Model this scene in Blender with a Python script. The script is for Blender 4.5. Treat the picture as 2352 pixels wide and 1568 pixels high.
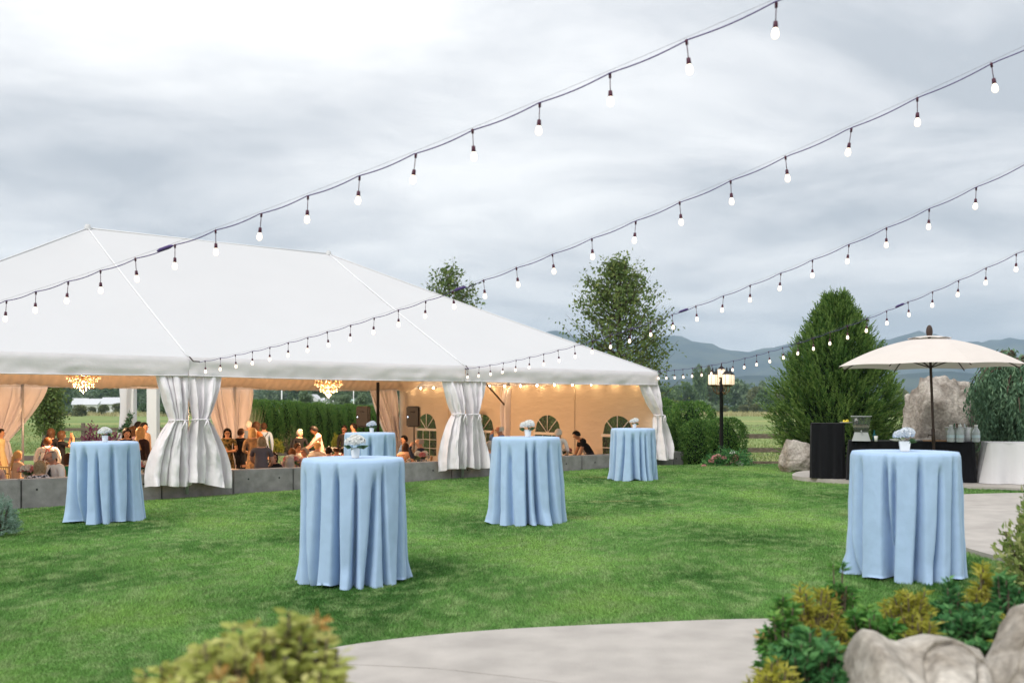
import bpy, bmesh, math, random
import numpy as np
from mathutils import Vector, Matrix, noise as mnoise

for _o in list(bpy.data.objects):
    bpy.data.objects.remove(_o, do_unlink=True)
SC = bpy.context.scene
COL = SC.collection
R = math.radians
PI = math.pi

# ------------------------------------------------------------------ camera
CAMZ = 1.56
F = 2287.0           # focal length in photo units (2352 wide)
cam_d = bpy.data.cameras.new('camera')
cam = bpy.data.objects.new('camera', cam_d)
COL.objects.link(cam)
cam.location = (0, 0, CAMZ)
cam.rotation_euler = (R(90), 0, 0)
cam_d.sensor_width = 36
cam_d.lens = 35
cam_d.shift_y = 0.063
cam_d.clip_start = 0.05
cam_d.clip_end = 30000
cam_d.dof.use_dof = True
cam_d.dof.focus_distance = 17.5
cam_d.dof.aperture_fstop = 2.2
SC.camera = cam

# ------------------------------------------------------------------ world
W = bpy.data.worlds.new('World')
SC.world = W
W.use_nodes = True
nt = W.node_tree
nt.nodes.clear()
def N(tree, typ, **kw):
    n = tree.nodes.new(typ)
    for k, v in kw.items():
        setattr(n, k, v)
    return n
SUN_AZ, SUN_EL = R(215), R(48)
out = N(nt, 'ShaderNodeOutputWorld')
sky = N(nt, 'ShaderNodeTexSky', sky_type='NISHITA')
sky.sun_disc = False
sky.sun_elevation = SUN_EL
sky.sun_rotation = SUN_AZ
bg1 = N(nt, 'ShaderNodeBackground'); bg1.inputs[1].default_value = 0.10
nt.links.new(sky.outputs[0], bg1.inputs[0])
tc = N(nt, 'ShaderNodeTexCoord')
sep = N(nt, 'ShaderNodeSeparateXYZ')
nt.links.new(tc.outputs['Generated'], sep.inputs[0])
def M(tree, op, a, b=None, clamp=False):
    n = N(tree, 'ShaderNodeMath', operation=op); n.use_clamp = clamp
    for i, v in enumerate((a, b)):
        if v is None: continue
        if isinstance(v, (int, float)): n.inputs[i].default_value = v
        else: tree.links.new(v, n.inputs[i])
    return n.outputs[0]
zc = M(nt, 'ADD', M(nt, 'MAXIMUM', sep.outputs[2], 0.0), 0.20)
ux = M(nt, 'DIVIDE', sep.outputs[0], zc)
uy = M(nt, 'DIVIDE', sep.outputs[1], zc)
cmb = N(nt, 'ShaderNodeCombineXYZ')
nt.links.new(ux, cmb.inputs[0]); nt.links.new(uy, cmb.inputs[1])
n1 = N(nt, 'ShaderNodeTexNoise'); n1.inputs['Scale'].default_value = 1.7
n1.inputs['Detail'].default_value = 7; n1.inputs['Roughness'].default_value = 0.56
n1.inputs['Distortion'].default_value = 0.35
mp1 = N(nt, 'ShaderNodeMapping'); mp1.inputs['Location'].default_value = (3.3, 1.7, 0.2); mp1.inputs['Scale'].default_value = (0.75, 1.0, 1)
nt.links.new(cmb.outputs[0], mp1.inputs[0]); nt.links.new(mp1.outputs[0], n1.inputs['Vector'])
n2 = N(nt, 'ShaderNodeTexNoise'); n2.inputs['Scale'].default_value = 0.6
n2.inputs['Detail'].default_value = 3
nt.links.new(mp1.outputs[0], n2.inputs['Vector'])
nsum = M(nt, 'ADD', M(nt, 'MULTIPLY', n1.outputs[0], 0.68), M(nt, 'MULTIPLY', n2.outputs[0], 0.32))
rmp = N(nt, 'ShaderNodeValToRGB')
rmp.color_ramp.elements[0].position = 0.39; rmp.color_ramp.elements[0].color = (0.415, 0.44, 0.47, 1)
rmp.color_ramp.elements[1].position = 0.60; rmp.color_ramp.elements[1].color = (0.80, 0.80, 0.795, 1)
_e = rmp.color_ramp.elements.new(0.49); _e.color = (0.61, 0.62, 0.635, 1)
nt.links.new(nsum, rmp.inputs[0])
# overcast sky: brighter towards the zenith (CIE overcast), duller blue-grey at the horizon
elev = M(nt, 'MAXIMUM', sep.outputs[2], 0.0)
lum = M(nt, 'ADD', M(nt, 'MULTIPLY', M(nt, 'MULTIPLY', elev, elev), 1.0), 0.95)
vm = N(nt, 'ShaderNodeVectorMath', operation='SCALE')
nt.links.new(rmp.outputs[0], vm.inputs[0]); nt.links.new(lum, vm.inputs['Scale'])
hz = M(nt, 'MULTIPLY', M(nt, 'SUBTRACT', 1.0, M(nt, 'DIVIDE', elev, 0.12), True), 0.25)
mixh = N(nt, 'ShaderNodeMixRGB'); mixh.inputs[2].default_value = (0.60, 0.66, 0.72, 1)
nt.links.new(hz, mixh.inputs[0]); nt.links.new(vm.outputs[0], mixh.inputs[1])
bg2 = N(nt, 'ShaderNodeBackground'); bg2.inputs[1].default_value = 1.0
nt.links.new(mixh.outputs[0], bg2.inputs[0])
mixs = N(nt, 'ShaderNodeMixShader'); mixs.inputs[0].default_value = 0.95
nt.links.new(bg1.outputs[0], mixs.inputs[1]); nt.links.new(bg2.outputs[0], mixs.inputs[2])
nt.links.new(mixs.outputs[0], out.inputs[0])

# ------------------------------------------------------------------ sun
sun_d = bpy.data.lights.new('sun', 'SUN')
sun_d.energy = 1.5
sun_d.angle = R(25)
sun_d.color = (1.0, 0.96, 0.90)
sun = bpy.data.objects.new('sun', sun_d); COL.objects.link(sun)
# nishita: rotation measured from +Y clockwise
sdir = Vector((math.sin(SUN_AZ)*math.cos(SUN_EL), math.cos(SUN_AZ)*math.cos(SUN_EL), math.sin(SUN_EL)))
sun.rotation_euler = sdir.to_track_quat('Z', 'Y').to_euler()
SC.view_settings.view_transform = 'Standard'
SC.view_settings.look = 'None'
SC.view_settings.exposure = 0.55
SC.view_settings.gamma = 1
SC.view_settings.use_curve_mapping = False
SC.render.engine = 'CYCLES'
SC.cycles.use_denoising = True
SC.cycles.max_bounces = 8
SC.cycles.transparent_max_bounces = 12
SC.cycles.volume_bounces = 0
SC.cycles.sample_clamp_indirect = 4
SC.cycles.caustics_reflective = False
SC.cycles.caustics_refractive = False

# ------------------------------------------------------------------ helpers
rng = np.random.default_rng(7)
random.seed(7)
def V(px, py, D):
    """photo point (2352 wide) at depth D -> world"""
    return Vector(((px-1176)/F*D, D, CAMZ-(py-932)/F*D))
MATS = {}
def mat(name, col, rough=0.8, var=0.0, vscale=5.0, bump=0.0, bscale=30.0, spec=0.3, metal=0.0, emit=None, estr=0.0,
        trans=0.0, ior=1.45, attr=None, attr_cols=None, sheen=0.0, sss=0.0, translucent=0.0, col2=None, wave=None, detail=4.0, stretch=None):
    if name in MATS: return MATS[name]
    m = bpy.data.materials.new(name); m.use_nodes = True
    t = m.node_tree; b = t.nodes['Principled BSDF']
    b.inputs['Base Color'].default_value = (*col, 1)
    b.inputs['Roughness'].default_value = rough
    b.inputs['Specular IOR Level'].default_value = spec
    b.inputs['Metallic'].default_value = metal
    b.inputs['IOR'].default_value = ior
    if trans: b.inputs['Transmission Weight'].default_value = trans
    if sheen: b.inputs['Sheen Weight'].default_value = sheen
    if emit:
        b.inputs['Emission Color'].default_value = (*emit, 1); b.inputs['Emission Strength'].default_value = estr
    geo = N(t, 'ShaderNodeNewGeometry')
    vec = geo.outputs['Position']
    if stretch:
        mpp = N(t, 'ShaderNodeMapping'); mpp.inputs['Scale'].default_value = stretch
        t.links.new(vec, mpp.inputs[0]); vec = mpp.outputs[0]
    colout = None
    if attr:
        a = N(t, 'ShaderNodeAttribute', attribute_name=attr)
        r = N(t, 'ShaderNodeValToRGB')
        r.color_ramp.elements[0].color = (*attr_cols[0], 1)
        r.color_ramp.elements[1].color = (*attr_cols[-1], 1)
        for i, c in enumerate(attr_cols[1:-1]):
            e = r.color_ramp.elements.new((i+1)/(len(attr_cols)-1)); e.color = (*c, 1)
        t.links.new(a.outputs['Fac'], r.inputs[0]); colout = r.outputs[0]
    if var or col2:
        nz = N(t, 'ShaderNodeTexNoise'); nz.inputs['Scale'].default_value = vscale; nz.inputs['Detail'].default_value = detail
        t.links.new(vec, nz.inputs['Vector'])
        if col2:
            mr = N(t, 'ShaderNodeMapRange'); mr.inputs[1].default_value = 0.38; mr.inputs[2].default_value = 0.62
            t.links.new(nz.outputs[0], mr.inputs[0])
            mx = N(t, 'ShaderNodeMixRGB'); t.links.new(mr.outputs[0], mx.inputs[0])
            if colout: t.links.new(colout, mx.inputs[1])
            else: mx.inputs[1].default_value = (*col, 1)
            mx.inputs[2].default_value = (*col2, 1)
            colout = mx.outputs[0]
        if var:
            mr = N(t, 'ShaderNodeMapRange'); mr.inputs[1].default_value = 0.3; mr.inputs[2].default_value = 0.7
            mr.inputs[3].default_value = 1-var; mr.inputs[4].default_value = 1+var
            t.links.new(nz.outputs[0], mr.inputs[0])
            mv = N(t, 'ShaderNodeVectorMath', operation='SCALE')
            if colout: t.links.new(colout, mv.inputs[0])
            else: mv.inputs[0].default_value = col
            t.links.new(mr.outputs[0], mv.inputs['Scale']); colout = mv.outputs[0]
    if colout: t.links.new(colout, b.inputs['Base Color'])
    if bump:
        nb = N(t, 'ShaderNodeTexNoise'); nb.inputs['Scale'].default_value = bscale; nb.inputs['Detail'].default_value = 5
        t.links.new(vec, nb.inputs['Vector'])
        bp = N(t, 'ShaderNodeBump'); bp.inputs['Strength'].default_value = 1.0; bp.inputs['Distance'].default_value = bump
        t.links.new(nb.outputs[0], bp.inputs['Height']); t.links.new(bp.outputs[0], b.inputs['Normal'])
    if translucent:
        tr = N(t, 'ShaderNodeBsdfTranslucent')
        if colout: t.links.new(colout, tr.inputs[0])
        else: tr.inputs[0].default_value = (*col, 1)
        ms = N(t, 'ShaderNodeMixShader'); ms.inputs[0].default_value = translucent
        o = t.nodes['Material Output']
        t.links.new(b.outputs[0], ms.inputs[1]); t.links.new(tr.outputs[0], ms.inputs[2]); t.links.new(ms.outputs[0], o.inputs[0])
    MATS[name] = m
    return m

class MB:
    """collects faces for one mesh"""
    def __init__(s): s.v = []; s.f = []; s.mi = []; s.cur = 0
    def add(s, vs, fs):
        o = len(s.v); s.v.extend([tuple(v) for v in vs]); s.f.extend([tuple(i+o for i in f) for f in fs]); s.mi.extend([s.cur]*len(fs)); return s
    def box(s, c, size, rot=None):
        hx, hy, hz = [a/2 for a in size]; c = Vector(c)
        vs = [Vector((x, y, z)) for x in (-hx, hx) for y in (-hy, hy) for z in (-hz, hz)]
        if rot is not None:
            vs = [rot @ v for v in vs]
        return s.add([v+c for v in vs], [(0,1,3,2),(4,6,7,5),(0,4,5,1),(2,3,7,6),(0,2,6,4),(1,5,7,3)])
    def tube(s, pts, rad, seg=8, cap=True):
        pts = [Vector(p) for p in pts]; n = len(pts)
        if not hasattr(rad, '__len__'): rad = [rad]*n
        vs = []; up = Vector((0, 0, 1))
        prev = None
        for i, p in enumerate(pts):
            t = (pts[min(i+1, n-1)]-pts[max(i-1, 0)])
            t = t.normalized() if t.length > 1e-9 else Vector((0,0,1))
            if prev is None:
                a = Vector((1, 0, 0)) if abs(t.x) < .8 else Vector((0, 1, 0))
                e1 = t.cross(a).normalized()
            else:
                e1 = (prev - t*prev.dot(t)); e1 = e1.normalized() if e1.length > 1e-6 else t.orthogonal().normalized()
            prev = e1; e2 = t.cross(e1)
            for k in range(seg):
                an = 2*PI*k/seg
                vs.append(p+(e1*math.cos(an)+e2*math.sin(an))*rad[i])
        fs = []
        for i in range(n-1):
            for k in range(seg):
                k2 = (k+1) % seg
                fs.append((i*seg+k, i*seg+k2, (i+1)*seg+k2, (i+1)*seg+k))
        if cap:
            fs.append(tuple(range(seg-1, -1, -1))); fs.append(tuple((n-1)*seg+k for k in range(seg)))
        return s.add(vs, fs)
    def lathe(s, prof, seg=16, c=(0,0,0), cap=True):
        c = Vector(c); vs = []; fs = []
        for r, z in prof:
            for k in range(seg):
                a = 2*PI*k/seg; vs.append(c+Vector((r*math.cos(a), r*math.sin(a), z)))
        n = len(prof)
        for i in range(n-1):
            for k in range(seg):
                k2 = (k+1) % seg
                fs.append((i*seg+k, i*seg+k2, (i+1)*seg+k2, (i+1)*seg+k))
        if cap:
            fs.append(tuple(range(seg-1, -1, -1))); fs.append(tuple((n-1)*seg+k for k in range(seg)))
        return s.add(vs, fs)
    def grid(s, fn, nu, nv, closeu=False):
        vs = []; fs = []
        for j in range(nv+1):
            for i in range(nu+(0 if closeu else 1)):
                vs.append(fn(i/nu, j/nv))
        w = nu+(0 if closeu else 1)
        for j in range(nv):
            for i in range(nu):
                i2 = (i+1) % w if closeu else i+1
                fs.append((j*w+i, j*w+i2, (j+1)*w+i2, (j+1)*w+i))
        return s.add(vs, fs)
    def ell(s, c, r, nu=12, nv=8, M3=None):
        c = Vector(c)
        def fn(a, b):
            th = 2*PI*a; ph = PI*(b*0.98+0.01)
            p = Vector((r[0]*math.sin(ph)*math.cos(th), r[1]*math.sin(ph)*math.sin(th), r[2]*math.cos(ph)))
            if M3 is not None: p = M3 @ p
            return c+p
        return s.grid(fn, nu, nv, closeu=True)
    def mesh(s, name, mats, smooth=True):
        me = bpy.data.meshes.new(name)
        me.from_pydata(s.v, [], s.f)
        if not isinstance(mats, (list, tuple)): mats = [mats]
        for m in mats: me.materials.append(m)
        if len(mats) > 1: me.polygons.foreach_set('material_index', s.mi)
        me.polygons.foreach_set('use_smooth', [smooth]*len(me.polygons))
        me.update(); return me
    def build(s, name, mats, parent=None, smooth=True, sharp=None, loc=None):
        me = s.mesh(name, mats, smooth)
        if sharp and smooth: me.set_sharp_from_angle(angle=R(sharp))
        return link(name, me, parent, loc)

def link(name, me, parent=None, loc=None):
    o = bpy.data.objects.new(name, me); COL.objects.link(o)
    if parent is not None: o.parent = parent
    if loc is not None: o.location = loc
    return o
def tag(o, label=None, cat=None, group=None, kind=None):
    if label: o['label'] = label
    if cat: o['category'] = cat
    if group: o['group'] = group
    if kind: o['kind'] = kind
    return o
def thing(name, label, cat, loc=(0,0,0), rz=0, group=None):
    o = bpy.data.objects.new(name, None); COL.objects.link(o)
    o.location = loc; o.rotation_euler = (0,0,rz); o.empty_display_size = .1
    return tag(o, label, cat, group)
def struct(o): o['kind'] = 'structure'; return o
def copy_tree(o, parent=None):
    c = o.copy(); COL.objects.link(c); c.parent = parent
    for ch in list(o.children): copy_tree(ch, c)
    return c
def npmesh(name, verts, faces, mats, attr=None, smooth=False, n=3):
    """fast mesh from arrays; faces (m,n); attr per-face float -> 'r' point attr by face"""
    me = bpy.data.meshes.new(name)
    verts = np.asarray(verts, np.float32); faces = np.asarray(faces, np.int32)
    me.vertices.add(len(verts)); me.vertices.foreach_set('co', verts.ravel())
    m = len(faces); me.loops.add(m*n); me.loops.foreach_set('vertex_index', faces.ravel())
    me.polygons.add(m); me.polygons.foreach_set('loop_start', np.arange(0, m*n, n, dtype=np.int32))
    me.polygons.foreach_set('loop_total', np.full(m, n, np.int32))
    if attr is not None:
        a = me.attributes.new('r', 'FLOAT', 'FACE'); a.data.foreach_set('value', np.asarray(attr, np.float32))
    me.materials.append(mats)
    if smooth: me.polygons.foreach_set('use_smooth', np.ones(m, bool))
    me.update(); me.validate(); return me
def unit(a): return a/np.maximum(np.linalg.norm(a, axis=-1, keepdims=True), 1e-9)
def leaves(P, D, L, Wd, fold=0.25, droop=0.0, rg=None, attr=None):
    """kite-shaped leaves (2 quads -> 4 tris folded along the midrib). P base, D direction, L length, Wd width"""
    rg = rg or rng; n = len(P); D = unit(D)
    rnd = unit(rg.normal(size=(n, 3))); S = unit(np.cross(D, rnd)); U = np.cross(S, D)
    L = np.broadcast_to(np.asarray(L), (n,))[:, None]; Wd = np.broadcast_to(np.asarray(Wd), (n,))[:, None]
    mid = P+D*L*0.45-U*Wd*fold*0; tip = P+D*L-np.array([0, 0, 1])*L*droop
    a = P+D*L*0.42+S*Wd*0.5+U*Wd*fold; b = P+D*L*0.42-S*Wd*0.5+U*Wd*fold
    Vt = np.stack([P, a, tip, b], 1).reshape(-1, 3)
    k = np.arange(n)[:, None]*4
    Fc = np.concatenate([k+np.array([[0, 1, 2]]), k+np.array([[0, 2, 3]])], 1).reshape(-1, 3)
    at = rg.random(n) if attr is None else attr
    return Vt, Fc, np.repeat(at, 2)
def blades(P, D, L, Wd, rg=None, attr=None):
    rg = rg or rng; n = len(P); D = unit(D)
    S = unit(np.cross(D, unit(rg.normal(size=(n, 3)))))
    L = np.broadcast_to(np.asarray(L), (n,))[:, None]; Wd = np.broadcast_to(np.asarray(Wd), (n,))[:, None]
    Vt = np.stack([P-S*Wd*.5, P+S*Wd*.5, P+D*L], 1).reshape(-1, 3)
    Fc = np.arange(3*n).reshape(-1, 3)
    at = rg.random(n) if attr is None else attr
    return Vt, Fc, at
def cat(*parts):
    vs = []; fs = []; at = []; o = 0
    for v, f, a in parts:
        vs.append(v); fs.append(f+o); at.append(a); o += len(v)
    return np.concatenate(vs), np.concatenate(fs), np.concatenate(at)
def inpoly(x, y, poly):
    x = np.asarray(x); y = np.asarray(y); c = np.zeros(x.shape, bool); n = len(poly)
    for i in range(n):
        x1, y1 = poly[i]; x2, y2 = poly[i-1]
        k = ((y1 > y) != (y2 > y)) & (x < (x2-x1)*(y-y1)/((y2-y1) if y2 != y1 else 1e-9)+x1)
        c ^= k
    return c
def smoothpoly(pts, it=2):
    for _ in range(it):
        q = []
        for i in range(len(pts)):
            a = pts[i]; b = pts[(i+1) % len(pts)]
            q += [(a[0]*.75+b[0]*.25, a[1]*.75+b[1]*.25), (a[0]*.25+b[0]*.75, a[1]*.25+b[1]*.75)]
        pts = q
    return pts

# tent frame: u along the front, v to the back
TH = 0.6775
TD = (math.cos(TH), math.sin(TH)); TN = (-math.sin(TH), math.cos(TH))
TL = (-5.79, 17.81)
def T(u, v, z=0.0): return Vector((TL[0]+u*TD[0]+v*TN[0], TL[1]+u*TD[1]+v*TN[1], z))
def toUV(x, y):
    dx, dy = x-TL[0], y-TL[1]
    return dx*TD[0]+dy*TD[1], dx*TN[0]+dy*TN[1]
LSL = 0.014
def lawn_z(x, y): return LSL*x
FLOOR = -0.60

# ------------------------------------------------------------------ materials
m_concrete = mat('path_concrete', (0.395, 0.365, 0.335), 0.9, var=0.13, vscale=3.0, bump=0.004, bscale=60, spec=0.2, detail=9)
m_wall = mat('wall_concrete', (0.255, 0.245, 0.24), 0.9, var=0.22, vscale=6, bump=0.004, bscale=50, spec=0.2, detail=8)
m_vinyl = mat('tent_vinyl', (0.575, 0.575, 0.585), 0.5, var=0.012, vscale=0.8, spec=0.3, bump=0.012, bscale=1.6, translucent=0.06)
m_valance = mat('valance_vinyl', (0.72, 0.685, 0.71), 0.45, var=0.02, vscale=2, spec=0.35, bump=0.010, bscale=4.5, translucent=0.05)
m_curtain = mat('curtain_vinyl', (0.80, 0.755, 0.785), 0.45, var=0.03, vscale=3, spec=0.35, bump=0.012, bscale=9)
m_liner = mat('liner_fabric', (0.70, 0.58, 0.46), 0.85, var=0.05, vscale=4, spec=0.1, translucent=0.15)  # warm chandelier light on the ceiling is tinted into this base colour
m_endwall = mat('end_wall_vinyl', (0.66, 0.55, 0.43), 0.6, var=0.03, vscale=1.5, spec=0.25, bump=0.02, bscale=2.5, translucent=0.03, stretch=(1, 1, 3))  # white vinyl; the tan of the warm lamplight is put into its colour
m_pole = mat('aluminium_pole', (0.6, 0.6, 0.62), 0.4, metal=0.6)
m_seam = mat('seam_webbing', (0.72, 0.72, 0.74), 0.6)
m_black = mat('black_metal', (0.007, 0.007, 0.008), 0.5)
m_blackcloth = mat('black_cloth', (0.010, 0.010, 0.012), 0.9, bump=0.002, bscale=60, spec=0.1, sheen=0.1)
m_blue = mat('blue_tablecloth', (0.375, 0.515, 0.715), 0.85, var=0.04, vscale=8, bump=0.004, bscale=14, spec=0.12, sheen=0.15)
m_whitecloth = mat('white_cloth', (0.66, 0.65, 0.66), 0.85, var=0.02, bump=0.003, bscale=15, spec=0.1)
m_pinkcloth = mat('dining_cloth', (0.78, 0.70, 0.64), 0.85, spec=0.1)
m_bulb = mat('bulb_glow', (1, .9, .8), 0.3, emit=(1.0, 0.76, 0.56), estr=1.25)
m_minibulb = mat('eave_bulb_glow', (1, .9, .8), 0.3, emit=(1.0, 0.68, 0.36), estr=70.0)
m_lantern = mat('lantern_glow', (.55, .5, .45), 0.4, emit=(1.0, 0.78, 0.52), estr=0.75)
m_lanternbulb = mat('lantern_bulb_glow', (1, .95, .9), 0.4, emit=(1.0, 0.86, 0.62), estr=18.0)
m_crystal = mat('crystal_glow', (.30, .20, .12), 0.1, emit=(1.0, 0.55, 0.30), estr=0.42, spec=0.8)
m_crystalb = mat('candle_glow', (.3, .25, .2), 0.1, emit=(1.0, 0.66, 0.40), estr=1.1)
m_brass = mat('brass', (0.45, 0.28, 0.12), 0.35, metal=0.9)
m_cable = mat('cable_rubber', (0.085, 0.05, 0.19), 0.6)
m_wire = mat('steel_wire', (0.22, 0.2, 0.24), 0.4, metal=0.5)
m_socket = mat('socket_rubber', (0.07, 0.016, 0.035), 0.5)
m_bark = mat('bark', (0.10, 0.075, 0.055), 0.95, var=0.3, vscale=12, bump=0.01, bscale=25)
m_wood = mat('fence_wood', (0.17, 0.135, 0.105), 0.95, var=0.45, vscale=9, bump=0.005, bscale=40, stretch=(1, 1, 4))
m_soil = mat('bark_mulch', (0.085, 0.058, 0.042), 0.98, var=0.4, vscale=14, bump=0.03, bscale=25)
m_white = mat('white_paint', (0.78, 0.78, 0.78), 0.6)
m_glass = mat('clear_glass', (0.95, 0.97, 0.97), 0.03, trans=0.95, ior=1.2, spec=0.5)
m_ceramic = mat('white_ceramic', (0.78, 0.77, 0.75), 0.35, var=0.03, vscale=30)
m_petal = mat('hydrangea_petal', (0.78, 0.79, 0.80), 0.7, attr='r', attr_cols=[(0.74, 0.76, 0.76), (0.84, 0.84, 0.82), (0.88, 0.87, 0.82)])
m_bluepetal = mat('bluish_petal', (0.7, 0.76, 0.85), 0.7, attr='r', attr_cols=[(0.55, 0.63, 0.74), (0.70, 0.75, 0.81), (0.80, 0.82, 0.84)])
m_leafdark = mat('dark_leaf', (0.05, 0.11, 0.04), 0.6, attr='r', attr_cols=[(0.03, 0.085, 0.03), (0.06, 0.13, 0.05), (0.10, 0.18, 0.08)])
m_galv = mat('galvanised_steel', (0.62, 0.63, 0.64), 0.3, metal=0.75, var=0.1, vscale=20)
m_umb = mat('umbrella_canvas', (0.66, 0.60, 0.56), 0.85, var=0.02, spec=0.1, translucent=0.12)
m_brown = mat('brown_metal', (0.055, 0.035, 0.028), 0.5, var=0.1)

# ------------------------------------------------------------------ ground
def terrain_z(x, y):
    u, v = toUV(x, y)
    s = np.clip((y-27)/40, 0, 1); s = s*s*(3-2*s)
    z = -0.16-0.70*s
    z = z+0.10*np.sin(x*0.021+1)*np.sin(y*0.017)*np.clip((y-60)/60, 0, 1)
    ins = np.clip(1-np.maximum(np.maximum(-12-u, u-12.8), np.maximum(-.2-v, v-13.0))/1.0, 0, 1)
    z = z*(1-ins)+(-0.85)*ins
    front = np.clip((-v)/1.0, 0, 1)*np.clip((24.0-y)/1.0, 0, 1)
    z = z*(1-front)+(-0.45+LSL*np.clip(x, -15, 15))*front
    return z
xs = np.unique(np.concatenate([np.array([-16000,-9000,-5000,-2500,-1200,-700,-400,-250,-160,-110,-80,-60,-48]), np.arange(-40, 40.1, 1.0), np.array([48,60,80,110,160,250,400,700,1200,2500,5000,9000,16000])]))
ys = np.unique(np.concatenate([np.array([-400,-100,-40,-20,-10]), np.arange(-5, 60, 1.0), np.arange(60, 120, 4), np.array([130,150,180,220,270,330,400,480,600,800,1200,2000,3500,6000,9000,12000])]))
XX, YY = np.meshgrid(xs, ys)
ZZ = terrain_z(XX, YY)
nx, ny = len(xs), len(ys)
ii = (np.arange(ny-1)[:, None]*nx+np.arange(nx-1)[None]).ravel()
fc = np.stack([ii, ii+1, ii+nx+1, ii+nx], 1)
m_field = bpy.data.materials.new('field_grass'); m_field.use_nodes = True
def field_mat(m):
    t = m.node_tree; b = t.nodes['Principled BSDF']; b.inputs['Roughness'].default_value = 0.95; b.inputs['Specular IOR Level'].default_value = 0.1
    g = N(t, 'ShaderNodeNewGeometry')
    mp = N(t, 'ShaderNodeMapping'); mp.inputs['Scale'].default_value = (0.012, 0.05, 0.05); t.links.new(g.outputs['Position'], mp.inputs[0])
    a = N(t, 'ShaderNodeTexNoise'); a.inputs['Scale'].default_value = 1.0; a.inputs['Detail'].default_value = 6; t.links.new(mp.outputs[0], a.inputs['Vector'])
    r = N(t, 'ShaderNodeValToRGB'); els = r.color_ramp.elements
    els[0].position = 0.32; els[0].color = (0.13, 0.20, 0.07, 1); els[1].position = 0.68; els[1].color = (0.30, 0.30, 0.12, 1)
    e = els.new(0.5); e.color = (0.20, 0.26, 0.09, 1)
    t.links.new(a.outputs[0], r.inputs[0])
    c = N(t, 'ShaderNodeTexNoise'); c.inputs['Scale'].default_value = 2.2; c.inputs['Detail'].default_value = 8; t.links.new(g.outputs['Position'], c.inputs['Vector'])
    mr = N(t, 'ShaderNodeMapRange'); mr.inputs[1].default_value = .3; mr.inputs[2].default_value = .7; mr.inputs[3].default_value = .75; mr.inputs[4].default_value = 1.25
    t.links.new(c.outputs[0], mr.inputs[0])
    s = N(t, 'ShaderNodeVectorMath', operation='SCALE'); t.links.new(r.outputs[0], s.inputs[0]); t.links.new(mr.outputs[0], s.inputs['Scale'])
    t.links.new(s.outputs[0], b.inputs['Base Color'])
    bp = N(t, 'ShaderNodeBump'); bp.inputs['Distance'].default_value = 0.1; t.links.new(c.outputs[0], bp.inputs['Height']); t.links.new(bp.outputs[0], b.inputs['Normal'])
field_mat(m_field)
struct(link('field', npmesh('field', np.stack([XX.ravel(), YY.ravel(), ZZ.ravel()], 1), fc, m_field, n=4, smooth=True)))

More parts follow.
